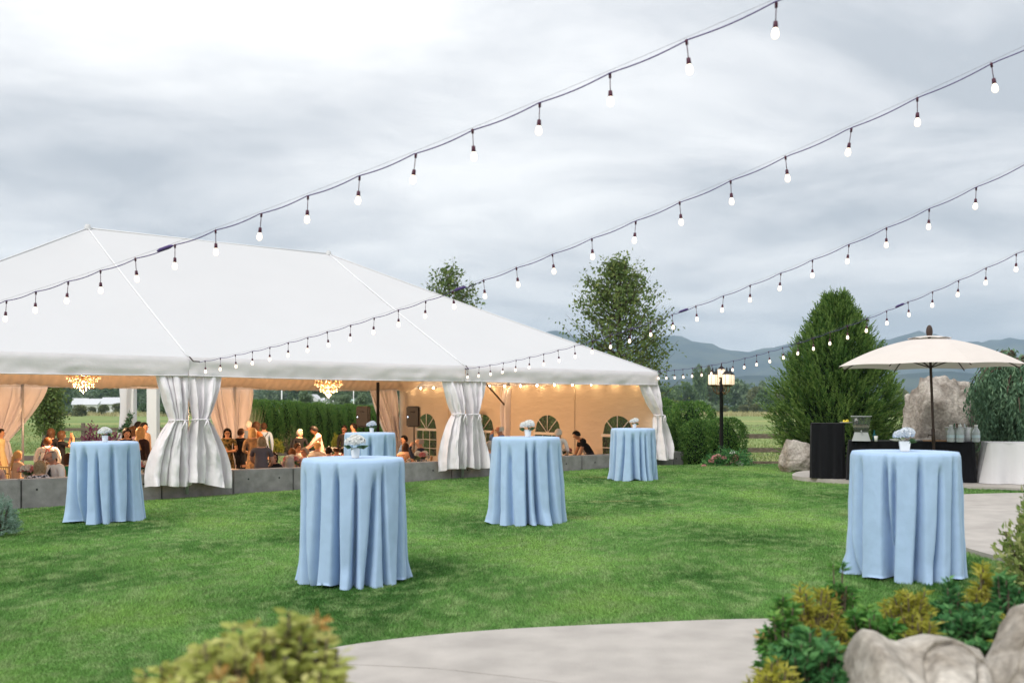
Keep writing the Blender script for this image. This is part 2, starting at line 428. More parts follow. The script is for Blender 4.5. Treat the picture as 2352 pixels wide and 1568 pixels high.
# lawn sheet
def back_line(x, v0=0.10):
    return TL[1]+v0*TN[1]+math.tan(TH)*(x-TL[0]-v0*TN[0])
def lawn_back(x):
    yl = back_line(x)
    lim = 25.35-0.02*(x-5)**2 if x < 9 else 25.03-0.3*(x-9)
    return min(yl, lim)
m_lawn = bpy.data.materials.new('lawn_soil'); m_lawn.use_nodes = True
m_blade = bpy.data.materials.new('lawn_blades'); m_blade.use_nodes = True
def lawn_mat(m, blade):
    t = m.node_tree; b = t.nodes['Principled BSDF']; b.inputs['Roughness'].default_value = 0.75 if blade else 0.95
    b.inputs['Specular IOR Level'].default_value = 0.2 if blade else 0.05
    g = N(t, 'ShaderNodeNewGeometry')
    def nz(scale, detail=4, sc=(1, 1, 1), loc=(0,0,0)):
        mp = N(t, 'ShaderNodeMapping'); mp.inputs['Scale'].default_value = sc; mp.inputs['Location'].default_value = loc; t.links.new(g.outputs['Position'], mp.inputs[0])
        a = N(t, 'ShaderNodeTexNoise'); a.inputs['Scale'].default_value = scale; a.inputs['Detail'].default_value = detail
        t.links.new(mp.outputs[0], a.inputs['Vector']); return a.outputs[0]
    def ramp(src, stops):
        r = N(t, 'ShaderNodeValToRGB'); els = r.color_ramp.elements
        els[0].position, els[0].color = stops[0][0], (*stops[0][1], 1); els[1].position, els[1].color = stops[-1][0], (*stops[-1][1], 1)
        for p, c in stops[1:-1]:
            e = els.new(p); e.color = (*c, 1)
        t.links.new(src, r.inputs[0]); return r.outputs[0]
    def mix(f, a, b_, typ='MIX'):
        n = N(t, 'ShaderNodeMixRGB', blend_type=typ)
        for i, v in enumerate((f, a, b_)):
            if isinstance(v, (int, float)): n.inputs[i].default_value = v
            elif isinstance(v, tuple): n.inputs[i].default_value = (*v, 1)
            else: t.links.new(v, n.inputs[i])
        return n.outputs[0]
    k = 1.0 if blade else 0.75
    patch = nz(0.75, 5, (0.8, 0.55, 1), (4.2, 0, 0))
    c = ramp(patch, [(0.35, (0.065*k, 0.165*k, 0.038*k)), (0.46, (0.122*k, 0.262*k, 0.066*k)), (0.55, (0.168*k, 0.325*k, 0.086*k)), (0.64, (0.235*k, 0.395*k, 0.105*k))])
    fine = nz(5.5, 5, (1, 0.7, 1))
    c = mix(ramp(fine, [(0.46, (0, 0, 0)), (0.66, (0.9, 0.9, 0.9))]), c, (0.26*k, 0.37*k, 0.15*k))
    dry = nz(0.55, 6, (0.55, 1.5, 1), (9.1, 2.0, 0))
    c = mix(ramp(dry, [(0.65, (0, 0, 0)), (0.74, (0.7, 0.7, 0.7))]), c, (0.42*k, 0.38*k, 0.17*k))
    if blade:
        a = N(t, 'ShaderNodeAttribute', attribute_name='r')
        mr = N(t, 'ShaderNodeMapRange'); mr.inputs[3].default_value = 0.55; mr.inputs[4].default_value = 1.5; t.links.new(a.outputs['Fac'], mr.inputs[0])
        s = N(t, 'ShaderNodeVectorMath', operation='SCALE'); t.links.new(c, s.inputs[0]); t.links.new(mr.outputs[0], s.inputs['Scale']); c = s.outputs[0]
        tr = N(t, 'ShaderNodeBsdfTranslucent'); t.links.new(c, tr.inputs[0])
        ms = N(t, 'ShaderNodeMixShader'); ms.inputs[0].default_value = 0.3
        t.links.new(b.outputs[0], ms.inputs[1]); t.links.new(tr.outputs[0], ms.inputs[2]); t.links.new(ms.outputs[0], t.nodes['Material Output'].inputs[0])
    t.links.new(c, b.inputs['Base Color'])
lawn_mat(m_lawn, False); lawn_mat(m_blade, True)
mb = MB()
def lawnfn(a, b):
    x = -17+a*31
    y = 1.0+(lawn_back(x)-1.0)*b
    return (x, y, lawn_z(x, y))
mb.grid(lawnfn, 62, 40)
def lip(a, b):     # edge of the lawn dropping to the field
    x = 3.5+a*10.5; y = lawn_back(x)
    return (x, y+0.5*b, lawn_z(x, y)-0.55*b)
mb.grid(lip, 20, 2)
struct(mb.build('lawn', m_lawn))

# paths
P_FRONT = smoothpoly([(-4.2, 3.2), (-3.0, 4.2), (-2.25, 5.1), (-1.62, 5.95), (-1.12, 6.5), (-.23, 6.86), (.69, 7.0), (1.76, 7.13), (2.5, 7.0), (2.9, 6.0), (2.7, 4.4), (2.6, 1.5), (-4.2, 1.5)], 2)
P_RIGHT = smoothpoly([(4.72, 9.1), (4.62, 10.2), (4.75, 11.6), (5.05, 13.4), (5.75, 15.2), (6.9, 15.95), (8.6, 16.1), (9.6, 15.4), (9.6, 8.7), (6.0, 8.2), (5.0, 8.6)], 2)
P_BAR = smoothpoly([(5.62, 20.2), (5.7, 19.45), (6.2, 18.8), (7.0, 18.1), (8.2, 17.25), (9.3, 16.45), (11.5, 15.6), (13.5, 18), (13, 22.5), (8.5, 22.8), (6.3, 21.7)], 2)
def slab(name, poly, zt, zb):
    # ear-safe fill through bmesh
    bm = bmesh.new()
    top = [bm.verts.new((x, y, zt(x, y))) for x, y in poly]
    bot = [bm.verts.new((x, y, zb(x, y))) for x, y in poly]
    bm.faces.new(top)
    n = len(poly)
    for i in range(n):
        bm.faces.new((top[i], bot[i], bot[(i+1) % n], top[(i+1) % n]))
    bmesh.ops.triangulate(bm, faces=[f for f in bm.faces if len(f.verts) > 4])
    bmesh.ops.recalc_face_normals(bm, faces=bm.faces)
    me = bpy.data.meshes.new(name); bm.to_mesh(me); bm.free(); me.materials.append(m_concrete)
    return struct(link(name, me))
# the front path is cast in two bays with a joint between them
JN = [(-4.6, 5.0), (-3.0, 5.55), (-2.0, 5.95), (-1.02, 6.0), (-.45, 5.87), (.13, 5.6), (.74, 5.26), (1.6, 4.7), (3.2, 3.7)]
def jy(x):
    for (a, b), (c, d) in zip(JN, JN[1:]):
        if a <= x <= c: return b+(d-b)*(x-a)/(c-a)
    return 4.0
def clip_poly(poly, above, gap):
    res = []
    def sgn(p): return (p[1]-jy(p[0])-gap) if above else (jy(p[0])-gap-p[1])
    n = len(poly)
    dense = []
    for i in range(n):
        a, b = poly[i], poly[(i+1) % n]; k = max(1, int(math.dist(a, b)/0.12))
        dense += [(a[0]+(b[0]-a[0])*j/k, a[1]+(b[1]-a[1])*j/k) for j in range(k)]
    keep = [p for p in dense if sgn(p) > 0]
    xsj = [p[0] for p in keep]
    # walk the joint back
    idx = [i for i, p in enumerate(dense) if sgn(p) > 0 and sgn(dense[(i+1) % len(dense)]) <= 0]
    i0 = idx[0]
    order = []
    j = (i0+1) % len(dense)
    while sgn(dense[j]) <= 0: j = (j+1) % len(dense)
    st = j
    while sgn(dense[j]) > 0 and len(order) < len(dense): order.append(dense[j]); j = (j+1) % len(dense)
    xa, xb = order[-1][0], order[0][0]
    g = gap if above else -gap
    joint = [(xa+(xb-xa)*k/24, jy(xa+(xb-xa)*k/24)+g) for k in range(1, 24)]
    return order+joint
_zt = lambda x, y: lawn_z(x, y)+0.022
_zb = lambda x, y: lawn_z(x, y)-0.1
slab('concrete_path', clip_poly(P_FRONT, True, 0.006), _zt, _zb)
slab('concrete_path', clip_poly(P_FRONT, False, 0.006), _zt, _zb)
slab('concrete_path', P_RIGHT, lambda x, y: lawn_z(x, y)+0.05, _zb)
slab('bar_patio', P_BAR, lambda x, y: 0.165, lambda x, y: -0.1)
# tent floor slab (sunken)
mb = MB(); mb.box((0, 0, 0), (26, 13.4, 0.1), Matrix.Rotation(TH, 3, 'Z'))
o = mb.build('patio_floor', m_concrete, smooth=False); o.location = T(0.2, 6.9, FLOOR-0.05); struct(o)

# mulch bed rising to the hedge behind the tent
mb = MB()
def bedfn(a, b):
    u = -3+a*15.5; v = 12.9+b*10.5
    p = T(u, v); h = FLOOR+0.05+0.42*min(1, b*2.2)-0.35*max(0, b-.6)*2.0+0.05*mnoise.noise((p.x, p.y, 0))
    return (p.x, p.y, h)
mb.grid(bedfn, 40, 20)
struct(mb.build('mulch_bed', m_soil))
# planting bed in the right foreground
BED = smoothpoly([(1.05, 2.4), (1.35, 3.6), (1.55, 4.7), (2.1, 5.6), (3.1, 6.15), (4.2, 6.5), (5.2, 6.4), (5.6, 4.5), (5.2, 2.2), (3.0, 1.8)], 2)
mb = MB()
cx, cy = 3.2, 4.2
for k in range(6): pass
def fbed(a, b):
    i = a*len(BED); p = BED[int(i) % len(BED)]
    x = p[0]+(cx-p[0])*b; y = p[1]+(cy-p[1])*b
    return (x, y, lawn_z(x, y)-0.03+0.30*math.sin(min(1, b*2.4)*PI/2)+0.03*mnoise.noise((x*4, y*4, 0)))
mb.grid(fbed, len(BED), 14, closeu=True)
struct(mb.build('planting_bed', m_soil))

# ------------------------------------------------------------------ grass blades
def grass(rg):
    n = 1500000
    # sample denser close to the camera
    y = 4.8+21.0*rg.random(n)**1.25
    x = (rg.random(n)*2-1)*(0.56*y+1.2)
    lim = np.array([lawn_back(v) for v in np.linspace(-17, 14, 400)])
    yb = np.interp(x, np.linspace(-17, 14, 400), lim)
    k = (y < yb-0.02) & ~inpoly(x, y, P_FRONT) & ~inpoly(x, y, P_RIGHT) & ~inpoly(x, y, P_BAR) & ~inpoly(x, y, BED)
    k &= rg.random(n) < np.clip(0.35+0.65*(9/np.maximum(y, 1)), 0, 1)
    x, y = x[k], y[k]; n = len(x)
    P = np.stack([x, y, LSL*x-0.004], 1)
    # mown grass leans in drifting directions
    a = 2.2*np.sin(x*1.3+0.7*np.sin(y*1.1))+1.7*np.sin(y*0.9+x*.4)+rg.normal(size=n)*1.3
    tl = 0.35+0.5*rg.random(n)
    D = np.stack([np.cos(a)*tl, np.sin(a)*tl, np.ones(n)], 1)
    L = (0.020+0.018*rg.random(n))*(1+0.25*np.sin(x*2.1+1)*np.sin(y*1.7))
    Wd = 0.0035+0.0006*y*(0.6+0.8*rg.random(n))
    return blades(P, D, L, Wd, rg)
v_, f_, a_ = grass(np.random.default_rng(3))
tag(link('lawn_grass', npmesh('lawn_grass', v_, f_, m_blade, a_)), 'short mown green grass covering the lawn', 'grass', kind='stuff')

# ------------------------------------------------------------------ mountains
m_mtn = mat('forested_mountain', (0.025, 0.05, 0.045), 1.0, var=0.4, vscale=0.006, spec=0, col2=(0.06, 0.075, 0.05))
def mountain(name, D, prof, depth, amp, seed):
    mb = MB(); xs_ = [p[0] for p in prof]; hs = [CAMZ+(932-p[1])/F*D for p in prof]
    x0, x1 = (xs_[0]-1176)/F*D, (xs_[-1]-1176)/F*D
    def fn(a, b):
        px = xs_[0]+(xs_[-1]-xs_[0])*a; h = np.interp(px, xs_, hs)
        x = x0+(x1-x0)*a
        s = math.sin(min(1, b*2)*PI/2) if b < .5 else math.cos((b-.5)*PI)
        y = D+(b-.5)*depth
        nz = mnoise.fractal(Vector((x*0.0022+seed, y*0.0022, 0)), 1.0, 2.1, 6)
        return (x, y, max(-20, h*s*(1+amp*nz*(0.35+0.65*(1-s)))-6+h*0.05*nz))
    mb.grid(fn, 220, 26)
    return struct(mb.build(name, m_mtn))
mountain('far_mountain', 6200, [(-1200, 800), (-500, 780), (0, 760), (500, 790), (1000, 775), (1200, 770), (1290, 772), (1420, 785), (1500, 790), (1545, 780), (1590, 796), (1650, 802), (1740, 797), (1800, 790), (1880, 776), (1980, 790), (2060, 778), (2110, 776), (2150, 795), (2250, 800), (2352, 782), (2500, 770), (3000, 790), (3700, 800)], 2600, 0.35, 1.3)
mountain('foothill', 3600, [(-1200, 880), (-300, 868), (300, 880), (900, 862), (1300, 865), (1500, 872), (1650, 862), (1800, 855), (1950, 862), (2150, 858), (2352, 868), (2700, 850), (3700, 880)], 1200, 0.4, 5.1)

# ------------------------------------------------------------------ tent
EAVE, RISE = 2.43, 3.15
def roof_z(u, v): return EAVE+RISE*max(0, min(v, 12.2-v, u+6.1, 12.2-u))/6.1
tent = thing('marquee_tent', 'large white frame tent with hipped roof and tied back side curtains', 'tent', T(0, 0, 0))
TO = Vector(T(0, 0, 0))
def TP(u, v, z): return T(u, v, z)-TO          # tent-local point
E_ = {'c0': (-6.1, 0), 'l1': (0, 0), 'l2': (6.1, 0), 'c3': (12.2, 0), 'b0': (-6.1, 12.2), 'b1': (0, 12.2), 'b2': (6.1, 12.2), 'b3': (12.2, 12.2), 'e3': (12.2, 6.1), 'e0': (-6.1, 6.1)}
RG1, RG2 = (0, 6.1), (6.1, 6.1)
def roof_panel(a, b, c, d, seed):
    """a-b eave edge, d-c upper edge (may coincide)"""
    mb = MB()
    def fn(s, t):
        lo = (a[0]+(b[0]-a[0])*s, a[1]+(b[1]-a[1])*s); hi = (d[0]+(c[0]-d[0])*s, d[1]+(c[1]-d[1])*s)
        u = lo[0]+(hi[0]-lo[0])*t; v = lo[1]+(hi[1]-lo[1])*t
        sag = 0.09*math.sin(PI*t)*(0.4+0.6*math.sin(PI*s))
        wr = 0.012*mnoise.noise((u*0.8+seed, v*0.8, 3))*math.sin(PI*t)
        return TP(u, v, roof_z(u, v)-sag+wr)
    mb.grid(fn, 24, 24)
    return mb.build('roof_panel', m_vinyl, tent)
for i, (a, b, c, d) in enumerate([('c0', 'l1', RG1, RG1), ('l1', 'l2', RG2, RG1), ('l2', 'c3', RG2, RG2), ('c3', 'e3', RG2, RG2), ('e3', 'b3', RG2, RG2),
                                  ('b3', 'b2', RG2, RG2), ('b2', 'b1', RG1, RG2), ('b1', 'b0', RG1, RG1), ('b0', 'e0', RG1, RG1), ('e0', 'c0', RG1, RG1)]):
    roof_panel(E_[a], E_[b], c, d, i*3.7)
def rope(name, pts, r, m, parent=None, seg=6): return MB().tube(pts, r, seg).build(name, m, parent or tent)
for a, b in (('l1', RG1), ('l2', RG2), ('c0', RG1), ('c3', RG2), ('b3', RG2), ('b0', RG1)):
    p = E_[a]; pts = []
    for k in range(13):
        t = k/12; u = p[0]+(b[0]-p[0])*t; v = p[1]+(b[1]-p[1])*t
        pts.append(TP(u, v, roof_z(u, v)+0.012-0.036*math.sin(PI*t)))
    rope('roof_seam', pts, 0.016 if a in ('l1', 'l2') else 0.012, m_seam)
rope('ridge_seam', [TP(RG1[0]-.05, 6.1, EAVE+RISE+.012), TP(3, 6.1, EAVE+RISE-.0), TP(RG2[0]+.05, 6.1, EAVE+RISE+.012)], 0.018, m_seam)
for g in (RG1, RG2):
    MB().lathe([(0.0, 0.10), (0.05, 0.09), (0.07, 0.03), (0.09, -0.03)], 12, TP(g[0], g[1], EAVE+RISE), cap=False).build('ridge_cap', m_vinyl, tent)
# valances
def valance(a, b, outn, seed, drop=0.335):
    mb = MB(); n = int(math.dist(a, b)/0.09)
    def fn(s, t):
        u = a[0]+(b[0]-a[0])*s; v = a[1]+(b[1]-a[1])*s
        endp = min(s, 1-s)*math.dist(a, b)
        o = 0.035*math.sin(min(1, t*3)*PI/2)+0.035*mnoise.noise((s*7+seed, t*2.2, seed))*t+0.026*mnoise.noise((s*26+seed, t*3+s*20, seed))*t
        o += 0.03*math.exp(-(endp/0.35)**2)*math.sin(endp*26+t*5)*t
        z = EAVE+0.006-drop*t+(-0.02*math.sin(PI*s) if t > .9 else 0)
        return TP(u+outn[0]*o, v+outn[1]*o, z)
    mb.grid(fn, n, 8)
    o = mb.build('valance', m_valance, tent)
    h = MB()
    pts = [fn(k/n, 1) for k in range(n+1)]
    h.tube(pts, 0.012, 5); h.build('hem', m_valance, o)
    return o
for i, (a, b, n_) in enumerate([('c0', 'l1', (0, -1)), ('l1', 'l2', (0, -1)), ('l2', 'c3', (0, -1)), ('c3', 'e3', (1, 0)), ('e3', 'b3', (1, 0)), ('b3', 'b2', (0, 1)), ('b2', 'b1', (0, 1)), ('b1', 'b0', (0, 1)), ('b0', 'e0', (-1, 0)), ('e0', 'c0', (-1, 0))]):
    valance(E_[a], E_[b], n_, 11+i*5.3)
for k, p in E_.items():
    zb = -0.02 if p[1] == 0 and p[0] < 13 else FLOOR
    iu = 0.06 if p[0] < 12 else -0.06; iv = 0.06 if p[1] == 0 else (-0.06 if p[1] > 12 else 0)
    MB().tube([TP(p[0]+iu*(abs(p[0]) in (6.1, 12.2) and p[0] in (-6.1, 12.2)), p[1]+iv, zb), TP(p[0], p[1]+iv, EAVE-0.03)], 0.032, 10).build('leg', m_pole, tent)
# rafters / braces inside
for a, b in (('l2', RG2), ('c3', RG2), ('e3', RG2)):
    p = E_[a]; MB().tube([TP(p[0], p[1], EAVE-.07), TP(b[0], b[1], EAVE+RISE-.22)], 0.03, 8).build('rafter', m_pole, tent)
MB().tube([TP(12.1, 6.1, 1.55), TP(11.2, 6.1, 2.35)], 0.028, 8).build('brace', mat('dark_brace', (0.12, 0.09, 0.07), 0.5), tent)

# ceiling liner
def liner(u0, u1, v0, v1, seed):
    mb = MB()
    def fn(a, b):
        u = u0+(u1-u0)*a; v = v0+(v1-v0)*b
        z = roof_z(u, v)-0.13
        back = math.exp(-((v-11.45)/0.75)**2)
        z -= back*(0.40+0.07*math.sin(PI*(u+6.1)/6.1*1.0+.4)**2+0.025*mnoise.noise((u*.7+seed, 0, 1)))
        z -= 0.18*math.exp(-((v-0.9)/0.6)**2)
        z += 0.014*math.sin(u*26+3*math.sin(v*1.3+u*.6))*min(1, (12.2-v)/0.3+.2)
        z -= 0.10*math.sin(PI*((u+6.1) % 3.05)/3.05)*back
        return TP(u, v, z)
    mb.grid(fn, int((u1-u0)*22), 44)
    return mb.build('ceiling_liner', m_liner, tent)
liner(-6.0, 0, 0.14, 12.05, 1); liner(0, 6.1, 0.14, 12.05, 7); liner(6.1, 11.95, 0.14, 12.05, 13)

# curtains: bunch of folds, gathered by a tie
def curtain(origin, ax, nrm, ztop, zbot, ztie, top, tie, bot, folds, seed, depth=0.10, m=m_curtain):
    """origin (u,v); ax/nrm unit dirs in (u,v); top/tie/bot = (centre offset, half width)"""
    mb = MB(); rs = np.random.default_rng(seed)
    ph = rs.uniform(0, 6.28, 8); nn = 110; nvv = 60
    H = ztop-zbot; tt = (ztop-ztie)/H
    skew = rs.uniform(-.06, .06)
    def prof(t):
        if t < tt:
            s = t/tt; k = s**1.35
            return top[0]+(tie[0]-top[0])*k, top[1]+(tie[1]-top[1])*k, 1-0.55*s
        s = (t-tt)/(1-tt); k = math.sin(min(1, s*1.1)*PI/2)**0.85
        return tie[0]+(bot[0]-tie[0])*k, tie[1]+(bot[1]-tie[1])*k, 0.45+0.75*s
    def fn(a, b):
        s = a*2-1; t = b
        c, w, dd = prof(t)
        # uneven fold widths
        q = s+0.10*math.sin(3*s+ph[0])+0.06*math.sin(7*s+ph[1]+t)
        fold = math.sin(folds*PI*q+ph[2]+0.8*math.sin(t*2.2+ph[3]))
        fold = math.copysign(abs(fold)**0.62, fold)
        dp = depth*dd*fold*0.8+depth*0.6*dd*math.sin(2.3*PI*q+ph[4])
        dp += 0.03*mnoise.noise((s*2.5+seed, t*4, seed*.7))*(1 if t > tt else .5)
        rnd = 0.09*math.cos(s*PI/2)*(1-abs(t-tt)*.8)
        x = c+w*s+w*0.06*math.sin(folds*PI*q*1.0+ph[5])
        rdg = 1-abs(mnoise.noise((s*3.2+.8*(t-tt)*s+seed, t*1.6, seed*.3)))*2.6
        crump = 0.05*dd*max(-.6, rdg)+0.030*mnoise.noise((s*6+seed, t*9, 2))+0.01*mnoise.noise((s*14, t*20+seed, 5))
        z = ztop-H*t
        if t > .98: z += 0.035*math.sin(s*2.5+ph[6])+skew*s
        elif t > tt: z += (0.035*math.sin(s*2.5+ph[6])+skew*s)*(t-tt)/(1-tt)
        o = (dp+rnd+crump)*min(1, .12+t*3.2)-.03*max(0, 1-t*8)
        return TP(origin[0]+ax[0]*x+nrm[0]*o, origin[1]+ax[1]*x+nrm[1]*o, z)
    mb.grid(fn, nn, nvv)
    cur = mb.build('curtain', m, tent)
    # tie ribbon round the gather
    tb = MB(); c, w, dd = prof(tt); pts = []
    for k in range(21):
        an = 2*PI*k/20; x = c+math.cos(an)*(w+0.02); o = 0.05+math.sin(an)*(0.10)
        pts.append(TP(origin[0]+ax[0]*x+nrm[0]*o, origin[1]+ax[1]*x+nrm[1]*o, ztie+0.01*math.sin(an)))
    tb.tube(pts, 0.014, 5, cap=False)
    x = c+w*0.5; pe = lambda dx, dz: TP(origin[0]+ax[0]*(x+dx)+nrm[0]*0.19, origin[1]+ax[1]*(x+dx)+nrm[1]*0.19, ztie+dz)
    tb.tube([pe(0, 0), pe(.03, -.10), pe(.01, -.24)], [.014, .012, .008], 5); tb.tube([pe(0, 0), pe(-.04, -.08), pe(-.07, -.17)], [.014, .012, .008], 5)
    tb.build('curtain_tie', m, cur)
    return cur
FR, FN = (1, 0), (0, -1)
curtain((0, 0.0), FR, FN, 2.16, 0.15, 1.30, (-.27, .33), (-.20, .15), (-.36, .42), 4.2, 3)
curtain((0, -0.01), FR, FN, 2.16, 0.14, 1.31, (.28, .33), (.20, .15), (.30, .44), 4.0, 8)
curtain((6.1, 0.0), FR, FN, 2.16, 0.20, 1.38, (-.28, .31), (-.17, .14), (-.27, .36), 4.3, 21)
curtain((6.1, -0.01), FR, FN, 2.16, 0.22, 1.37, (.27, .32), (.20, .15), (.26, .38), 4.5, 33)
curtain((12.2, 0.0), FR, FN, 2.16, 0.20, 1.32, (-.28, .36), (.02, .13), (.16, .34), 4.0, 45)
curtain((12.26, 0.25), (0, 1), (1, 0), 2.16, 0.20, 1.30, (.05, .22), (-.05, .12), (-.1, .22), 3.0, 52)
BNn = (0, -1)
curtain((-0.3, 12.25), FR, BNn, 2.10, -0.50, 0.62, (-.05, 1.0), (-.35, .32), (-.4, .5), 7.0, 61, 0.12)
curtain((6.1, 12.25), FR, BNn, 2.10, -0.50, 0.35, (-.15, .85), (-.05, .36), (-.05, .5), 6.5, 71, 0.12)
curtain((12.0, 12.05), FR, BNn, 2.10, -0.50, 0.35, (-.55, .55), (-.15, .25), (-.1, .3), 5.0, 83, 0.12)
curtain((12.12, 6.1), (0, 1), (-1, 0), 2.12, -0.45, 0.4, (.05, .26), (0, .15), (0, .2), 2.5, 91, 0.08)
curtain((-6.0, 0.1), FR, FN, 2.16, 0.15, 1.30, (.1, .5), (0, .15), (.05, .4), 4.0, 95)

# end wall with arched windows (right end of the tent, u = 12.2)
WIN = []
for px in (980, 1108, 1258, 1419):
    # solve for v where wall projects to px
    lo, hi = 0.0, 12.2
    for _ in range(40):
        mid = (lo+hi)/2; p = T(12.14, mid)
        if 1176+F*p.x/p.y > px: lo = mid
        else: hi = mid
    WIN.append(lo)
WH, WZ0, WSP, WW = 1.30, -0.10, 0.78, 0.58   # crown height, sill, spring line, half width
def arch(dv):
    k = max(0, 1-(dv/WW)**2); return WSP+(WH-WSP)*math.sqrt(k)
ew = MB(); BOT, TOPZ = FLOOR+0.02, 2.16
cuts = [0.05]
for wv in sorted(WIN): cuts += [wv-WW, wv+WW]
cuts.append(12.15)
def ewp(v, z):
    return TP(12.14+0.02*mnoise.noise((v*0.9, z*1.5, 4))+0.012*mnoise.noise((v*2.2, z*6, 9)), v, z)
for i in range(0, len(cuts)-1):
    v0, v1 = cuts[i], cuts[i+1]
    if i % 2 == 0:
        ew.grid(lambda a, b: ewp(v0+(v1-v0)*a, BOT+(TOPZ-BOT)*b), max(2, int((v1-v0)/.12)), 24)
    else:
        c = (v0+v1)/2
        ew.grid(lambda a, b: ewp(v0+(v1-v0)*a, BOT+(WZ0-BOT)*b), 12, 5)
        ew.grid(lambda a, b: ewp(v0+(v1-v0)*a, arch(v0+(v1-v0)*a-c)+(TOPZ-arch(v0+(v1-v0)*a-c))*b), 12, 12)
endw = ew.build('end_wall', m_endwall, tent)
m_vwin = mat('window_vinyl', (0.55, 0.60, 0.58), 0.12, trans=0.9, ior=1.05, spec=0.4)
m_mullion = mat('window_bar', (0.74, 0.71, 0.66), 0.5)
for wv in WIN:
    pn = MB(); pn.grid(lambda a, b: TP(12.15, wv-WW+2*WW*a, WZ0+(arch(-WW+2*WW*a)-WZ0)*b), 12, 4)
    pn.build('window_pane', m_vwin, endw)
    for pts in ([(0, WSP), (0, WH)], [(0, WSP), (-.40, arch(-.40))], [(0, WSP), (.40, arch(.40))]):
        MB().tube([TP(12.125, wv+a, z) for a, z in pts], 0.014, 6).build('window_bar', m_mullion, endw)
    MB().box(TP(12.12, wv, WSP-.01), (0.03, 2*WW+.04, 0.075), Matrix.Rotation(TH, 3, 'Z')).build('window_bar', m_mullion, endw, smooth=False)
    for dv in (-.2, .2): MB().tube([TP(12.125, wv+dv, WZ0), TP(12.125, wv+dv, WSP-.04)], 0.012, 6).build('window_bar', m_mullion, endw)
    for z in (.15, .44): MB().tube([TP(12.123, wv-WW, z), TP(12.123, wv+WW, z)], 0.012, 6).build('window_bar', m_mullion, endw)
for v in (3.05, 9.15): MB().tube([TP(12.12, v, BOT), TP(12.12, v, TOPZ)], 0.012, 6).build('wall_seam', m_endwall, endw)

# ------------------------------------------------------------------ retaining wall
rw = thing('retaining_wall', 'low grey concrete block wall along the front of the tent', 'wall', T(0, 0.16, 0))
rwo = Vector(T(0, 0.16, 0))
def wall_u(px, v=0.16):
    lo, hi = -12., 16.
    for _ in range(50):
        mid = (lo+hi)/2; p = T(mid, v)
        if 1176+F*p.x/p.y < px: lo = mid
        else: hi = mid
    return lo
joints = [-11.0, -8.9, -6.8, -4.75] + [wall_u(p) for p in (49, 190, 372, 536, 674, 850, 1038, 1180, 1337, 1455, 1547)]
uend = wall_u(1571)
joints.append(uend)
ROT = Matrix.Rotation(TH, 3, 'Z')
def block(u0, u1, h):
    mb = MB(); L = u1-u0-0.018
    bm = bmesh.new(); bmesh.ops.create_cube(bm, size=1)
    for v in bm.verts:
        v.co = Vector((v.co.x*L, v.co.y*0.30, v.co.z*(h+0.75)))
    bmesh.ops.bevel(bm, geom=bm.edges[:], offset=0.012, segments=2, affect='EDGES')
    me = bpy.data.meshes.new('concrete_block'); bm.to_mesh(me); bm.free(); me.materials.append(m_wall)
    c = T((u0+u1)/2, 0.16+0.15, (h-0.75)/2)
    o = link('concrete_block', me, rw); o.location = c-rwo; o.rotation_euler = (0, 0, TH)
    for fx in (-.26, .26):      # form-tie holes
        hb = MB(); hb.lathe([(0.016, 0), (0.016, 0.006), (0.004, 0.006)], 8)
        ho = hb.build('tie_hole', m_black, o); ho.location = (fx*L, -0.150, (h+0.75)/2-0.17-0.03*random.random()); ho.rotation_euler = (R(90), 0, 0)
    return o
for i in range(len(joints)-1):
    p = T((joints[i]+joints[i+1])/2, .16)
    block(joints[i], joints[i+1], 0.36+0.006*(i % 2))
c = T(uend+.15, 0, 0)

# ------------------------------------------------------------------ cocktail tables
def cloth_mesh(Rt, H, seed, flare=1.16, nf=11):
    rs = np.random.default_rng(seed); mb = MB()
    nth = 320; nz = 44
    cen = (np.arange(nf)+rs.uniform(-.30, .30, nf))*2*PI/nf
    wl = rs.uniform(.035, .13, nf)*(11/nf); wr = rs.uniform(.035, .13, nf)*(11/nf)
    dep = rs.uniform(.7, 1.25, nf); lean = rs.uniform(-.14, .14, nf); t0 = rs.uniform(0, .10, nf); kick = rs.uniform(-.2, 1.1, nf)
    ph = rs.uniform(0, 6.28, 4)
    def fold(th, t):
        v = 0; kk = 0
        for c, l_, r_, d_, le, ts, k in zip(cen, wl, wr, dep, lean, t0, kick):
            d = (th-c-le*t*t+PI) % (2*PI)-PI
            w = (l_ if d < 0 else r_)*(.75+.55*t)
            v += d_*math.exp(-abs(d/w)**2.4)*min(1, max(0, t-ts)*6)
            d2 = (th-c-PI/nf+PI) % (2*PI)-PI
            kk += k*math.exp(-(d2/.22)**2)
        return v, kk
    def fn(a, b):
        th = 2*PI*a
        if b < 0.20:
            r = Rt*(b/0.20)**0.8*0.995; return (r*math.cos(th), r*math.sin(th), H+0.003*mnoise.noise((r*math.cos(th)*5, r*math.sin(th)*5, seed)))
        t = (b-0.20)/0.80
        rim = min(1, t/0.04)
        fo, kk = fold(th, t)
        base = Rt+0.016*rim+(flare-1)*Rt*t*0.95
        r = base-(0.050+0.150*t**0.7)*min(1.25, fo)*rim
        r += 0.055*max(0, t-.84)/.16*kk*(.6+.4*math.sin(3*th+ph[0]))
        r += 0.010*mnoise.noise((math.cos(th)*3+seed, math.sin(th)*3, t*3))+.004*mnoise.noise((math.cos(th)*9+seed, math.sin(th)*9, t*8))
        z = H-H*t
        if t < 0.04: z = H-0.04*H*(t/0.04)**2
        z = max(z, 0.004+0.03*max(0, math.sin(4*th+ph[1]))*max(0, 1-kk*.5)) if t > .9 else z
        return (r*math.cos(th), r*math.sin(th), z)
    mb.grid(fn, nth, nz, closeu=True)
    return mb
